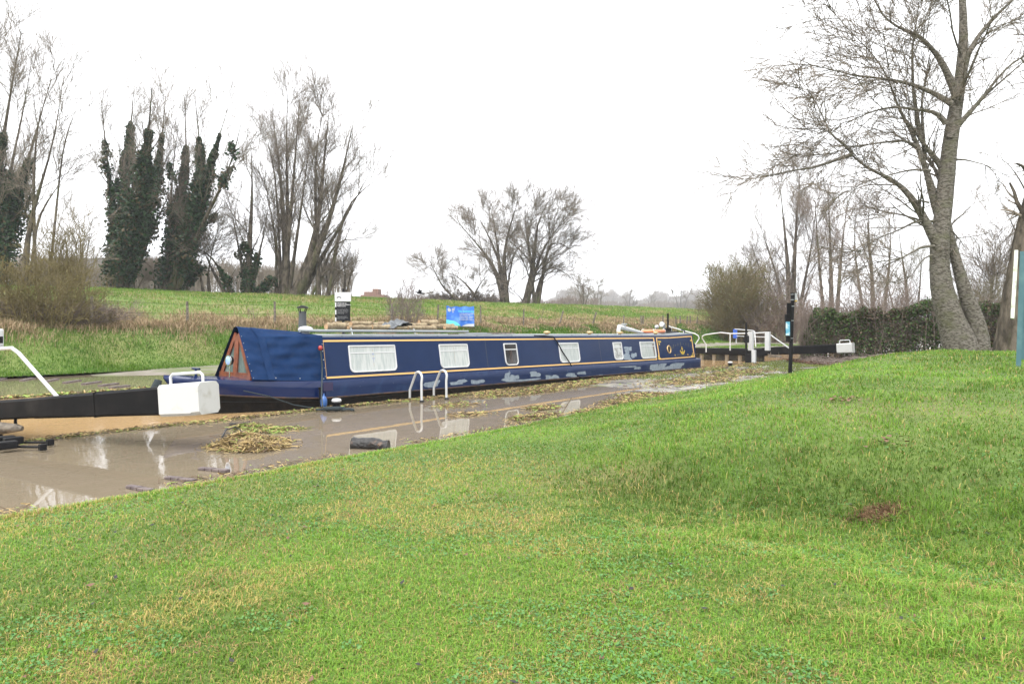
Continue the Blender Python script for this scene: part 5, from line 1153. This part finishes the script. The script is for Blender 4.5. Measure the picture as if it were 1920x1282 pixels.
# middle group
tree('bare_tree', 'rounded twin stemmed bare tree left of centre on the meadow edge', 945, [([(946, 578), (936, 520), (918, 480), (895, 460), (870, 430), (858, 415)], 12, 1.5), ([(950, 578), (942, 500), (925, 460), (905, 420), (890, 395)], 10, 1.5), ([(952, 578), (946, 510), (942, 470), (955, 430), (965, 395), (972, 375)], 11, 1.5), ([(942, 480), (930, 430), (920, 390)], 7, 1), ([(945, 500), (965, 460), (985, 455)], 5, 1)], 85, WIL(16, 8, 7, .6, .12, .40, .013, lm=5.5), 21, GT)
tree('bare_tree', 'largest rounded bare tree right of centre with drooping right side branches', 988, [([(982, 578), (995, 530), (1003, 480), (1004, 430), (1010, 400), (1030, 375)], 16, 1.5), ([(985, 578), (1000, 520), (1015, 470), (1040, 430), (1070, 400)], 11, 1.5), ([(1003, 485), (990, 440), (980, 410), (985, 385)], 7, 1), ([(1008, 470), (1030, 440), (1060, 455), (1090, 485)], 8, 1), ([(1000, 520), (1020, 495), (1050, 500), (1080, 530)], 8, 1), ([(985, 565), (975, 555), (955, 540)], 5, 1)], 85, WIL(17, 8, 8, .62, .08, .40, .013, lm=5.5), 22, GT)
tree('fallen_willow', 'low half fallen willow with a limb arching to the left', 900, [([(908, 578), (885, 545), (862, 520), (845, 512)], 9, 1.5), ([(900, 578), (850, 560), (825, 535), (812, 500), (800, 478)], 8, 1.5), ([(850, 560), (830, 565), (812, 575)], 5, 1), ([(880, 560), (900, 530), (925, 505)], 5, 1)], 84, WIL(14, 8, 7, .7, .05, .4, .012, lm=5.), 23, GT)
for i, (x, yt, Y_, wd, lb) in enumerate(((1095, 515, 160, 22, 'small leafless tree just right of the large rounded trees'), (1122, 535, 280, 14, 'misty little tree second right of the large rounded trees'), (1182, 548, 420, 16, 'faint bushy tree on the misty horizon, left of the gap'), (1222, 552, 520, 12, 'faint round tree in the middle of the misty gap'), (1278, 538, 420, 26, 'grey misty tree left of the olive thorn bush'), (1255, 556, 600, 14, 'tiny misty tree on the skyline left of the thorn bush'))):
    zb = 580
    tree('misty_tree', lb, x, [([(x, zb), (x-2, (yt+zb)/2), (x+1, yt)], 4, 1), ([(x, zb-4), (x+wd*.4, (yt+zb)/2-2), (x+wd*.7, yt+8)], 3, 1), ([(x, zb-4), (x-wd*.4, (yt+zb)/2), (x-wd*.7, yt+9)], 3, 1)], Y_, WIL(10, 7, 5, .6, .08, .4, Y_*.00009), 60+i, 'misty trees on the horizon', twig='twigfar')
# right group
GR = 'bare trees beyond the lock on the right'
tree('poplar_tree', 'tall many stemmed bare tree directly behind the black instrument post', 1482, [([(1482, 600), (1480, 530), (1474, 460), (1468, 400), (1462, 345)], 15, 2), ([(1484, 600), (1488, 520), (1492, 440), (1496, 370), (1500, 330)], 14, 2), ([(1480, 590), (1462, 530), (1440, 470), (1425, 420)], 9, 1.5), ([(1486, 590), (1510, 520), (1525, 450), (1530, 380)], 9, 1.5), ([(1480, 560), (1450, 545), (1425, 510), (1412, 470)], 7, 1.5), ([(1485, 560), (1515, 540), (1530, 500)], 6, 1.5)], 70, WIL(15, 8, 6, .36, .22, .34, .011), 31, GR)
tree('poplar_tree', 'upright reddish twigged tree left of the big oak like trunk branches', 1560, [([(1560, 600), (1558, 500), (1556, 420), (1552, 360)], 12, 2), ([(1566, 600), (1575, 500), (1582, 430), (1590, 370)], 10, 2), ([(1550, 600), (1538, 520), (1532, 440), (1528, 380)], 9, 2)], 66, WIL(12, 7, 5, .34, .2, .34, .010), 32, GR, twig='twigred')
tree('poplar_tree', 'dense reddish twigged tree behind the hedge near the large trunk', 1640, [([(1640, 610), (1635, 500), (1625, 430), (1630, 380)], 11, 2), ([(1650, 610), (1665, 520), (1672, 460), (1668, 410)], 9, 2), ([(1630, 610), (1610, 530), (1600, 460), (1604, 400)], 9, 2)], 60, WIL(11, 7, 5, .36, .16, .34, .009), 33, GR, twig='twigred')
tree('poplar_tree', 'brown twiggy tree behind the hedge just left of the big trunk', 1700, [([(1700, 610), (1702, 540), (1690, 480), (1685, 430)], 10, 2), ([(1712, 610), (1725, 540), (1728, 480)], 8, 2), ([(1690, 610), (1672, 560), (1660, 520)], 7, 2)], 52, WIL(10, 6, 5, .42, .12, .36, .008), 34, GR, twig='twigfar')
tree('small_bare_tree', 'bare tree seen through the gap right of the big trunk', 1850, [([(1850, 640), (1858, 560), (1862, 500), (1868, 440)], 8, 1.5), ([(1855, 640), (1880, 560), (1885, 500)], 7, 1.5), ([(1845, 640), (1835, 580), (1838, 540)], 7, 1.5)], 40, WIL(14, 8, 6, .6, .08, .4, .009), 35, GR)
tree('small_bare_tree', 'thin bare tree with crooked branches left of the tall many stemmed tree', 1425, [([(1425, 600), (1420, 550), (1410, 510), (1404, 480)], 7, 1.5), ([(1428, 600), (1440, 550), (1442, 510), (1450, 480)], 6, 1.5), ([(1420, 590), (1400, 550), (1392, 530)], 5, 1)], 74, WIL(14, 8, 6, .5, .12, .38, .011), 36, GR)

def bush(name, label, x0, x1, ytop, ybase, Y, k, seed, twig='twigolive', group=None, cat='bush', leafk=0, leafc=None, ls=.06, up=.3, dd=3., rm=.010, stems=(4, 3), gn=.10, domed=True):
    r_ = np.random.default_rng(seed); xm = (x0+x1)/2; org = ground_at(xm, Y); o = tag(empty(name, org), label, cat, group)
    s = Y/FPX; Wd = (x1-x0)*s; Hh = EYE-(ytop-HZ)*s-org.z
    bx = (r_.random(k)-.5)*Wd*.55; by = (r_.random(k)-.5)*dd*.6
    gz = np.array([meadow_h(np.array(CA*(org.x+a)+SA*(org.y+b)), np.array(-SA*(org.x+a)+CA*(org.y+b))).item() if -SA*(org.x+a)+CA*(org.y+b) > 26.2 else org.z for a, b in zip(bx, by)])-org.z-.1
    P = np.zeros((k, 6, 3)); P[:, 0] = np.stack([bx, by, gz], 1); ex = bx*1.75+r_.normal(0, .06, k)*Wd; ey = by*1.6+r_.normal(0, .2, k)*dd*.3
    hh = Hh*(np.sqrt(np.clip(1-(ex/(Wd*.56))**2, .12, 1)) if domed else 1)*(.45+.6*r_.random(k)**1.3); 
    for i in range(1, 6):
        u = i/5; P[:, i] = np.stack([bx+(ex-bx)*u**1.2, by+(ey-by)*u, gz+hh*(u**.85)], 1)+r_.normal(0, .02*Hh, (k, 3))
    Rr = np.full((k, 6), rm*2.0)*np.linspace(1, .4, 6)[None]
    A = grow(P, Rr, stems[0], .1, .95, .45, .6, .1, gn, r_, rmin=rm, p=4); B = grow(A[0], A[1], stems[1], .1, 1, .6, .7, .05, gn*1.4, r_, rmin=rm*.8, p=4)
    V, F = join([tubes_np(P, Rr, 4), tubes_np(*A, 3), tubes_np(*B, 3)]); np_mesh('branches', V, F, M[twig], o, smooth=True)
    if leafk:
        i = r_.integers(0, len(B[0]), leafk); j = r_.integers(0, 4, leafk); C = B[0][i, j]+r_.normal(0, .1, (leafk, 3))*Hh*.2; C[:, 2] = np.maximum(C[:, 2], 0)
        leaves_np('foliage', C, np.full(leafk, ls), mixcol(r_.random(leafk), *leafc), M['leaf'], o, r_)
    return o
bush('thicket_shrub', 'dense olive brown thicket of arching stems at the left end of the bank', -60, 200, 480, 628, 27.5, 80, 51, 'twigolive', leafk=2500, leafc=((.10, .10, .03), (.22, .20, .06)), ls=.022, rm=.010, stems=(7, 5), dd=3., gn=.24)
bush('thicket_shrub', 'tall thin stemmed shrub rising out of the thicket beside the first ivy column', 70, 190, 415, 600, 34, 60, 52, 'twigolive', leafk=0, rm=.009, stems=(6, 4), dd=3.)
bush('bramble_scrub', 'tangle of dead brown stems below the thicket on the bank', -80, 230, 560, 628, 28.6, 320, 53, 'twigred', leafk=3000, leafc=((.16, .11, .06), (.28, .2, .12)), ls=.03, rm=.007, stems=(6, 4), dd=2., domed=False)
bush('red_twig_bush', 'rounded reddish bare bush standing on the fence line above the boat roof', 722, 800, 524, 606, 41, 34, 54, 'twigred', rm=.0085, stems=(8, 5), dd=3, gn=.16)
bush('sapling', 'thin bare sapling in the meadow left of the chimney', 455, 482, 540, 606, 35, 3, 55, 'twigfar', rm=.012, stems=(3, 2), dd=.5)
bush('sapling', 'single thin stem standing between two fence posts right of the banner', 1008, 1022, 560, 612, 52, 2, 56, 'twigfar', rm=.012, stems=(2, 2), dd=.5)
bush('thorn_bush', 'large rounded olive thorn bush beyond the fence end', 1312, 1440, 505, 610, 68, 170, 57, 'twigolive', leafk=5000, leafc=((.075, .085, .03), (.14, .14, .055)), ls=.07, rm=.016, stems=(7, 6), dd=9)
bush('thorn_bush', 'low dark scrub behind the thorn bush to its right', 1380, 1530, 545, 612, 66, 170, 58, 'twigred', leafk=3000, leafc=((.08, .075, .04), (.13, .12, .06)), ls=.06, rm=.014, stems=(6, 5), dd=6)
bush('scrub_bank', 'brown scrub showing above the hedge left of the big trunk', 1520, 1760, 530, 640, 40, 110, 59, 'twigred', rm=.010, stems=(6, 5), dd=4, domed=False)
bush('scrub_bank', 'grey brown scrub beyond the hedge right of the big trunk', 1790, 1960, 520, 640, 38, 130, 60, 'twigfar', rm=.010, stems=(6, 5), dd=4)
bush('scrub_bank', 'low dark scrub at the feet of the half fallen willow', 800, 935, 545, 580, 86, 130, 61, 'twigred', leafk=1500, leafc=((.07, .06, .04), (.12, .10, .06)), ls=.09, rm=.02, stems=(5, 4), dd=5)

# ---- the big tree on the right, limb by limb
Yb = 22.
big = [([(1815, 680), (1802, 645), (1784, 605), (1767, 560), (1759, 500), (1762, 440), (1769, 400), (1774, 340), (1778, 290), (1786, 235), (1797, 180), (1804, 120), (1808, 60), (1805, 0), (1800, -60), (1796, -130)], [66, 60, 48, 41, 34, 31, 30, 29, 27, 25, 22, 18, 15, 12, 10, 8], 0),
       ([(1834, 680), (1836, 635), (1829, 600), (1812, 556), (1799, 510), (1786, 465), (1776, 425), (1772, 395)], [42, 36, 31, 26, 20, 17, 16, 12], 0),
       ([(1768, 480), (1752, 448), (1730, 405), (1709, 370), (1690, 350), (1670, 335), (1640, 322), (1615, 308), (1595, 288)], 22, 8, -.1),
       ([(1766, 420), (1752, 380), (1744, 345), (1739, 325), (1726, 290), (1712, 250), (1695, 222), (1680, 195), (1668, 150), (1640, 105), (1600, 65), (1550, 10)], 18, 3, .2),
       ([(1776, 330), (1760, 305), (1735, 275), (1715, 245), (1690, 215)], 16, 10, .1),
       ([(1734, 300), (1730, 240), (1728, 190), (1738, 130), (1742, 115)], 9, 3, .3), ([(1726, 260), (1712, 170), (1710, 90), (1722, 20), (1725, -30)], 9, 3, .3),
       ([(1798, 190), (1788, 165), (1775, 135), (1762, 110), (1750, 95), (1725, 68), (1700, 58), (1680, 50), (1655, 30), (1635, -10)], 18, 7, -.1),
       ([(1780, 260), (1792, 240), (1810, 220), (1830, 198), (1845, 180), (1860, 160), (1890, 125), (1920, 105), (1960, 85)], 14, 6, -.1),
       ([(1800, 160), (1808, 125), (1815, 100), (1840, 60), (1865, 32), (1905, -5), (1930, -40)], 17, 8, 0),
       ([(1784, 195), (1765, 182), (1740, 170), (1700, 155), (1650, 147), (1600, 142), (1550, 128), (1500, 119), (1465, 125)], 12, 2.5, -.2),
       ([(1774, 232), (1762, 215), (1750, 208), (1725, 207), (1680, 200), (1640, 207), (1600, 225), (1550, 240), (1500, 256)], 11, 2, -.2),
       ([(1597, 290), (1575, 297), (1545, 308), (1520, 316), (1480, 320), (1440, 332), (1400, 330), (1360, 332)], 8, 1.5, -.3),
       ([(1600, 290), (1580, 268), (1560, 255), (1545, 225), (1530, 190), (1500, 165), (1480, 140)], 6, 1.5, -.3),
       ([(1726, 280), (1700, 262), (1650, 268), (1600, 275), (1550, 290), (1500, 290), (1450, 302)], 6, 1.5, 0),
       ([(1752, 462), (1730, 462), (1715, 470), (1690, 485), (1650, 490), (1620, 500), (1580, 520)], 6, 1.5, -.3), ([(1750, 478), (1735, 482), (1720, 500), (1705, 522), (1680, 532), (1640, 520)], 4, 1.2, -.3), ([(1750, 415), (1715, 415), (1690, 430), (1650, 445), (1600, 480), (1570, 512)], 6, 1.5, -.1),
       ([(1788, 300), (1805, 299), (1820, 302), (1850, 310), (1890, 332), (1915, 335)], 5, 1.5, 0), ([(1782, 430), (1800, 450), (1812, 468)], 4, 1, 0),
       ([(1745, 320), (1710, 318), (1680, 325), (1640, 335), (1600, 350), (1560, 372)], 5, 1.3, -.4), ([(1742, 380), (1720, 375), (1690, 385), (1650, 400), (1625, 430)], 4, 1.2, -.3)]
tree('poplar_tree', 'huge bare tree with forked pale trunk and sweeping limbs at the right', 1812, [b for b in big], Yb,
     [dict(k=14, u0=.2, u1=1., skip=2, lmax=3.4, lf=.42, ang=.75, up=.02, gn=.10, rf=.30, rmin=.013, p=7, lmin=.8, dirb=np.array([-.12, 0, .02])), dict(k=6, u0=.12, u1=1., lf=.5, ang=.65, up=.0, gn=.10, rf=.6, rmin=.009, p=6, lmin=.6, grav=.05),
      dict(k=5, u0=.05, u1=1, lf=.66, ang=.55, up=.0, grav=.05, gn=.09, rf=.65, rmin=.006, p=5, lmin=.4)],
     71, None, 'pbark', 'twig', depth=.05, sides=9, p0=26)
tree('leaning_tree', 'thick leaning trunk half hidden behind the information board at the right edge', 1895, [([(1893, 690), (1903, 620), (1914, 540), (1926, 460), (1942, 380), (1962, 300), (1982, 180), (1995, 60)], [72, 60, 54, 50, 44, 36, 26, 16], 0), ([(1940, 390), (1908, 330), (1885, 300), (1850, 290)], 4, .8, -.2), ([(1922, 470), (1898, 420), (1872, 370), (1855, 320)], 3, .8, -.2)],
     19, [dict(k=7, u0=.4, u1=.99, lmax=2., lf=.22, ang=.9, up=.04, gn=.15, rf=.3, rmin=.009, p=6, lmin=.4, dirb=np.array([-.15, 0, .02])), dict(k=6, u0=.1, u1=1., lf=.5, ang=.7, up=.02, gn=.15, rf=.6, rmin=.006, p=5, lmin=.2), dict(k=5, u0=.1, u1=1, lf=.5, ang=.7, up=.0, gn=.15, rf=.65, rmin=.0042, p=4, lmin=.1)],
     72, None, 'bark', 'twig', depth=.05, sides=8, p0=14)

# ---- hedge on the right
def hedge():
    r_ = np.random.default_rng(81); a, b = Vector((13.2, 34.2, 0)), Vector((27.5, 27.5, 0)); o = tag(empty('evergreen_hedge', (a+b)/2), 'thick dark green hedge running behind the white ended beam and the big trunk', 'hedge')
    k = 90000; u = r_.random(k)*1.15; c = np.array(a)[None]*(1-u)[:, None]+np.array(b)[None]*u[:, None]; hh = 2.35+.35*(vn(u*40, u*0, 1.8)-.5)+.25*(vn(u*40, u*0+4, .6)-.5)
    th = r_.random(k)*pi; rad = .55+.45*r_.random(k)**.35; bulge = .85+.35*vn(u*40, th*3, .9)
    off = np.cos(th)*rad*1.3*bulge; z = np.where(r_.random(k) < .45, hh*(.80+.22*r_.random(k)*rad), hh*r_.random(k)**.8); off = np.where(z < hh*.8, np.sign(off)*(.9+.45*bulge*r_.random(k)), off)
    edge = sm(u/.05); d = np.array((b-a).normalized()); nn = np.array([-d[1], d[0], 0]); gz = lawn_xy(c[:, 0], c[:, 1])
    C = c+nn[None]*(off*edge)[:, None]; C[:, 2] = np.maximum(gz, -.1)+z*(.55+.45*edge)-.05
    dark = vn(u*40, z*2, 1.1); ok = r_.random(k) > sm((dark-.62)*5)*.65; C, u2, z2 = C[ok], u[ok], z[ok]; k = len(C)
    g = mixcol(r_.random(k), (.022, .05, .014), (.075, .125, .03)); br = r_.random(k) < .30+.5*sm((vn(u2*40, z2, 2.6)-.5)*4); g[br] = mixcol(r_.random(br.sum()), (.05, .038, .026), (.11, .08, .05))
    leaves_np('foliage', C-np.array(o.location), np.full(k, .052), g, M['leaf'], o, r_)
    k = 700; u = r_.random(k); P = np.zeros((k, 5, 3)); c = np.array(a)[None]*(1-u)[:, None]+np.array(b)[None]*u[:, None]; s = r_.normal(0, .5, k)
    for i in range(5): P[:, i] = c+nn[None]*(s*(1+.3*i/4)-.3*i/4)[:, None]+np.array([0, 0, 1])*(i/4*(1.7+.9*r_.random(k)))[:, None]+r_.normal(0, .08, (k, 3))
    P[:, :, 2] += .2; Rr = np.full((k, 5), .012); A = grow(P, Rr, 6, .2, 1, .4, .8, .02, .15, r_, rmin=.007, p=4)
    V, F = join([tubes_np(P, Rr, 4), tubes_np(*A, 3)]); np_mesh('branches', V-np.array(o.location), F, M['twigred'], o, smooth=True)
hedge()
# brushwood heap below the hedge
def brushwood():
    r_ = np.random.default_rng(82); k = 2600; X = 12.6+r_.random(k)*11; Y = 31.8+r_.normal(0, .9, k)-(X-12.6)*.25; Z = np.maximum(lawn_xy(X, Y), 0)+.01+.2*r_.random(k)**2
    a = r_.random(k)*6.28; L_ = .3+.7*r_.random(k); P = np.zeros((k, 4, 3))
    for i in range(4): P[:, i] = np.stack([X+np.cos(a)*L_*(i/3-.5), Y+np.sin(a)*L_*(i/3-.5), Z+.12*np.sin(i)*r_.random(k)], 1)+r_.normal(0, .02, (k, 3))
    V, F = tubes_np(P, np.full((k, 4), .011), 4); tag(np_mesh('brushwood', V, F, M['twigred'], smooth=True), kind='stuff')
    k = 20000; X = 12.2+r_.random(k)*12; Y = 32.+r_.normal(0, 1., k)-(X-12.6)*.25; Z = np.maximum(lawn_xy(X, Y), 0)+.01+.12*r_.random(k)
    C = np.stack([X, Y, Z], 1); tag(leaves_np('fallen_leaves', C, np.full(k, .035), mixcol(r_.random(k), (.07, .035, .022), (.16, .09, .055)), M['leaf'], None, r_), kind='stuff')
brushwood()

# ---- distant woods, buildings
def wood(name, x0, x1, ytop, ybase, Y, k, seed, twig, h_noise=.35):
    r_ = np.random.default_rng(seed); x = x0+(x1-x0)*r_.random(k); Yk = Y*(1+.06*r_.random(k)); X = (x-CX)/FPX*Yk
    top = EYE-(ytop-HZ)/FPX*Y; bot = EYE-(ybase-HZ)/FPX*Y; hh = (top-bot)*(1-h_noise+h_noise*1.6*vn(x, x*0+seed, 14.)*(.7+.5*r_.random(k)))
    P = np.zeros((k, 4, 3)); w_ = (top-bot)*.25
    for i in range(4): P[:, i] = np.stack([X+r_.normal(0, w_*.3, k)*i/3, Yk, bot-.3+hh*(i/3)**.9], 1)
    rr = Y*.00022; Rr = np.full((k, 4), rr*1.5); A = grow(P, Rr, 7, .15, 1, .5, .6, .08, .12, r_, rmin=rr, p=4)
    V, F = join([tubes_np(P, Rr, 3), tubes_np(*A, 3)]); tag(np_mesh(name, V, F, M[twig]), kind='stuff')
wood('distant_wood', 20, 660, 488, 556, 95, 1500, 91, 'twig')
wood('distant_hedgerow', 640, 1120, 558, 582, 170, 900, 92, 'twigred')
wood('distant_hedgerow', 1080, 1420, 566, 584, 420, 1300, 93, 'twig')
wood('distant_wood', 1030, 1330, 550, 580, 800, 900, 94, 'twig', .6)
def building(name, label, x0, x1, ytop, ybase, Y, m_, roof, win=0):
    a, b = px(x0, ytop, Y), px(x1, ybase, Y); o = tag(empty(name, ((a.x+b.x)/2, Y, b.z)), label, 'building'); w_, h_ = b.x-a.x, a.z-b.z
    if roof:
        mb = MB(); mb.box((0, 3, h_*.33), (w_, 8, h_*.66)); mb.build('wall', m_, o)
        mb = MB(); hw = w_/2+.3; mb.add([(-hw, -1.4, h_*.62), (hw, -1.4, h_*.62), (hw, 3, h_), (-hw, 3, h_), (hw, 7.4, h_*.62), (-hw, 7.4, h_*.62)], [[0, 1, 2, 3], [3, 2, 4, 5], [0, 3, 5], [1, 2, 4]]); mb.build('roof', M['barnroof'], o)
        for i in range(6): mb = MB(); mb.box((-w_*.42+w_*.17*i, -1.02, h_*.3), (w_*.05, .06, h_*.25)); mb.build('opening', M['iron'], o)
    else:
        mb = MB(); mb.box((0, 2, h_*.33), (w_, 4, h_*.66)); mb.box((-w_*.12, 2.2, h_*.74), (w_*.52, 3.4, h_*.2)); mb.box((w_*.1, 2.2, h_*.83), (w_*.25, 3.2, h_*.34)); mb.build('wall', m_, o)
    return o
building('long_barn', 'long low grey barn behind the ivy clad trees', 60, 345, 480, 545, 105, M['barn'], True)
building('brick_ruin', 'stepped red brick building on the skyline right of the welcome sign', 676, 720, 541, 575, 125, M['ruin'], False)
for x0, x1, y0, Y_, lb in ((338, 412, 543, 75, 'pale low plastic covered heap behind the second ivy tree'),):
    a, b = px(x0, y0, Y_), px(x1, 556, Y_); r_ = random.Random(5)
    o = MB(); vs = []
    for i in range(13):
        for j in range(5): vs.append(((i/12-.5)*(b.x-a.x), j*.6, (a.z-b.z)*(sin(pi*i/12)**.5*(.7+.3*r_.random()))*sin(pi*(j+.35)/5)))
    o.add(vs, [[i*5+j, i*5+5+j, i*5+6+j, i*5+1+j] for i in range(12) for j in range(4)], 0, True); o = o.build('covered_heap', M['signwhite']); o.location = ((a.x+b.x)/2, Y_, b.z-.1); tag(o, lb, 'heap')
# crow by the red bush
o = tag(empty('crow', px(787, 549, 40)), 'small black crow in flight above the reddish bush', 'bird')
mb = MB(); mb.tube([(-.22, 0, .05), (-.12, 0, .02), (0, 0, 0), (.14, 0, -.03), (.28, 0, -.05)], [.01, .045, .06, .04, .015], 8); mb.build('body', M['iron'], o)
for s_ in (-1, 1): mb = MB(); mb.add([(-.06, s_*.03, .02), (.08, s_*.03, .01), (.10, s_*.3, .13), (.02, s_*.42, .16), (-.05, s_*.28, .12)], [[0, 1, 2, 3, 4]]); mb.build('wing', M['iron'], o)

# ---------------------------------------------------------------- haze
b = MB(); b.box((0, 470, 40), (2600, 1000, 86)); hz = b.build('haze', bpy.data.materials.new('haze_volume')); tag(hz, kind='stuff')
hm = hz.data.materials[0]; hm.use_nodes = True; t = hm.node_tree; t.nodes.clear()
vo = t.nodes.new('ShaderNodeVolumePrincipled'); vo.inputs['Density'].default_value = .00055; vo.inputs['Color'].default_value = (.93, .95, 1, 1); vo.inputs['Anisotropy'].default_value = .2
oo = t.nodes.new('ShaderNodeOutputMaterial'); t.links.new(vo.outputs[0], oo.inputs['Volume'])
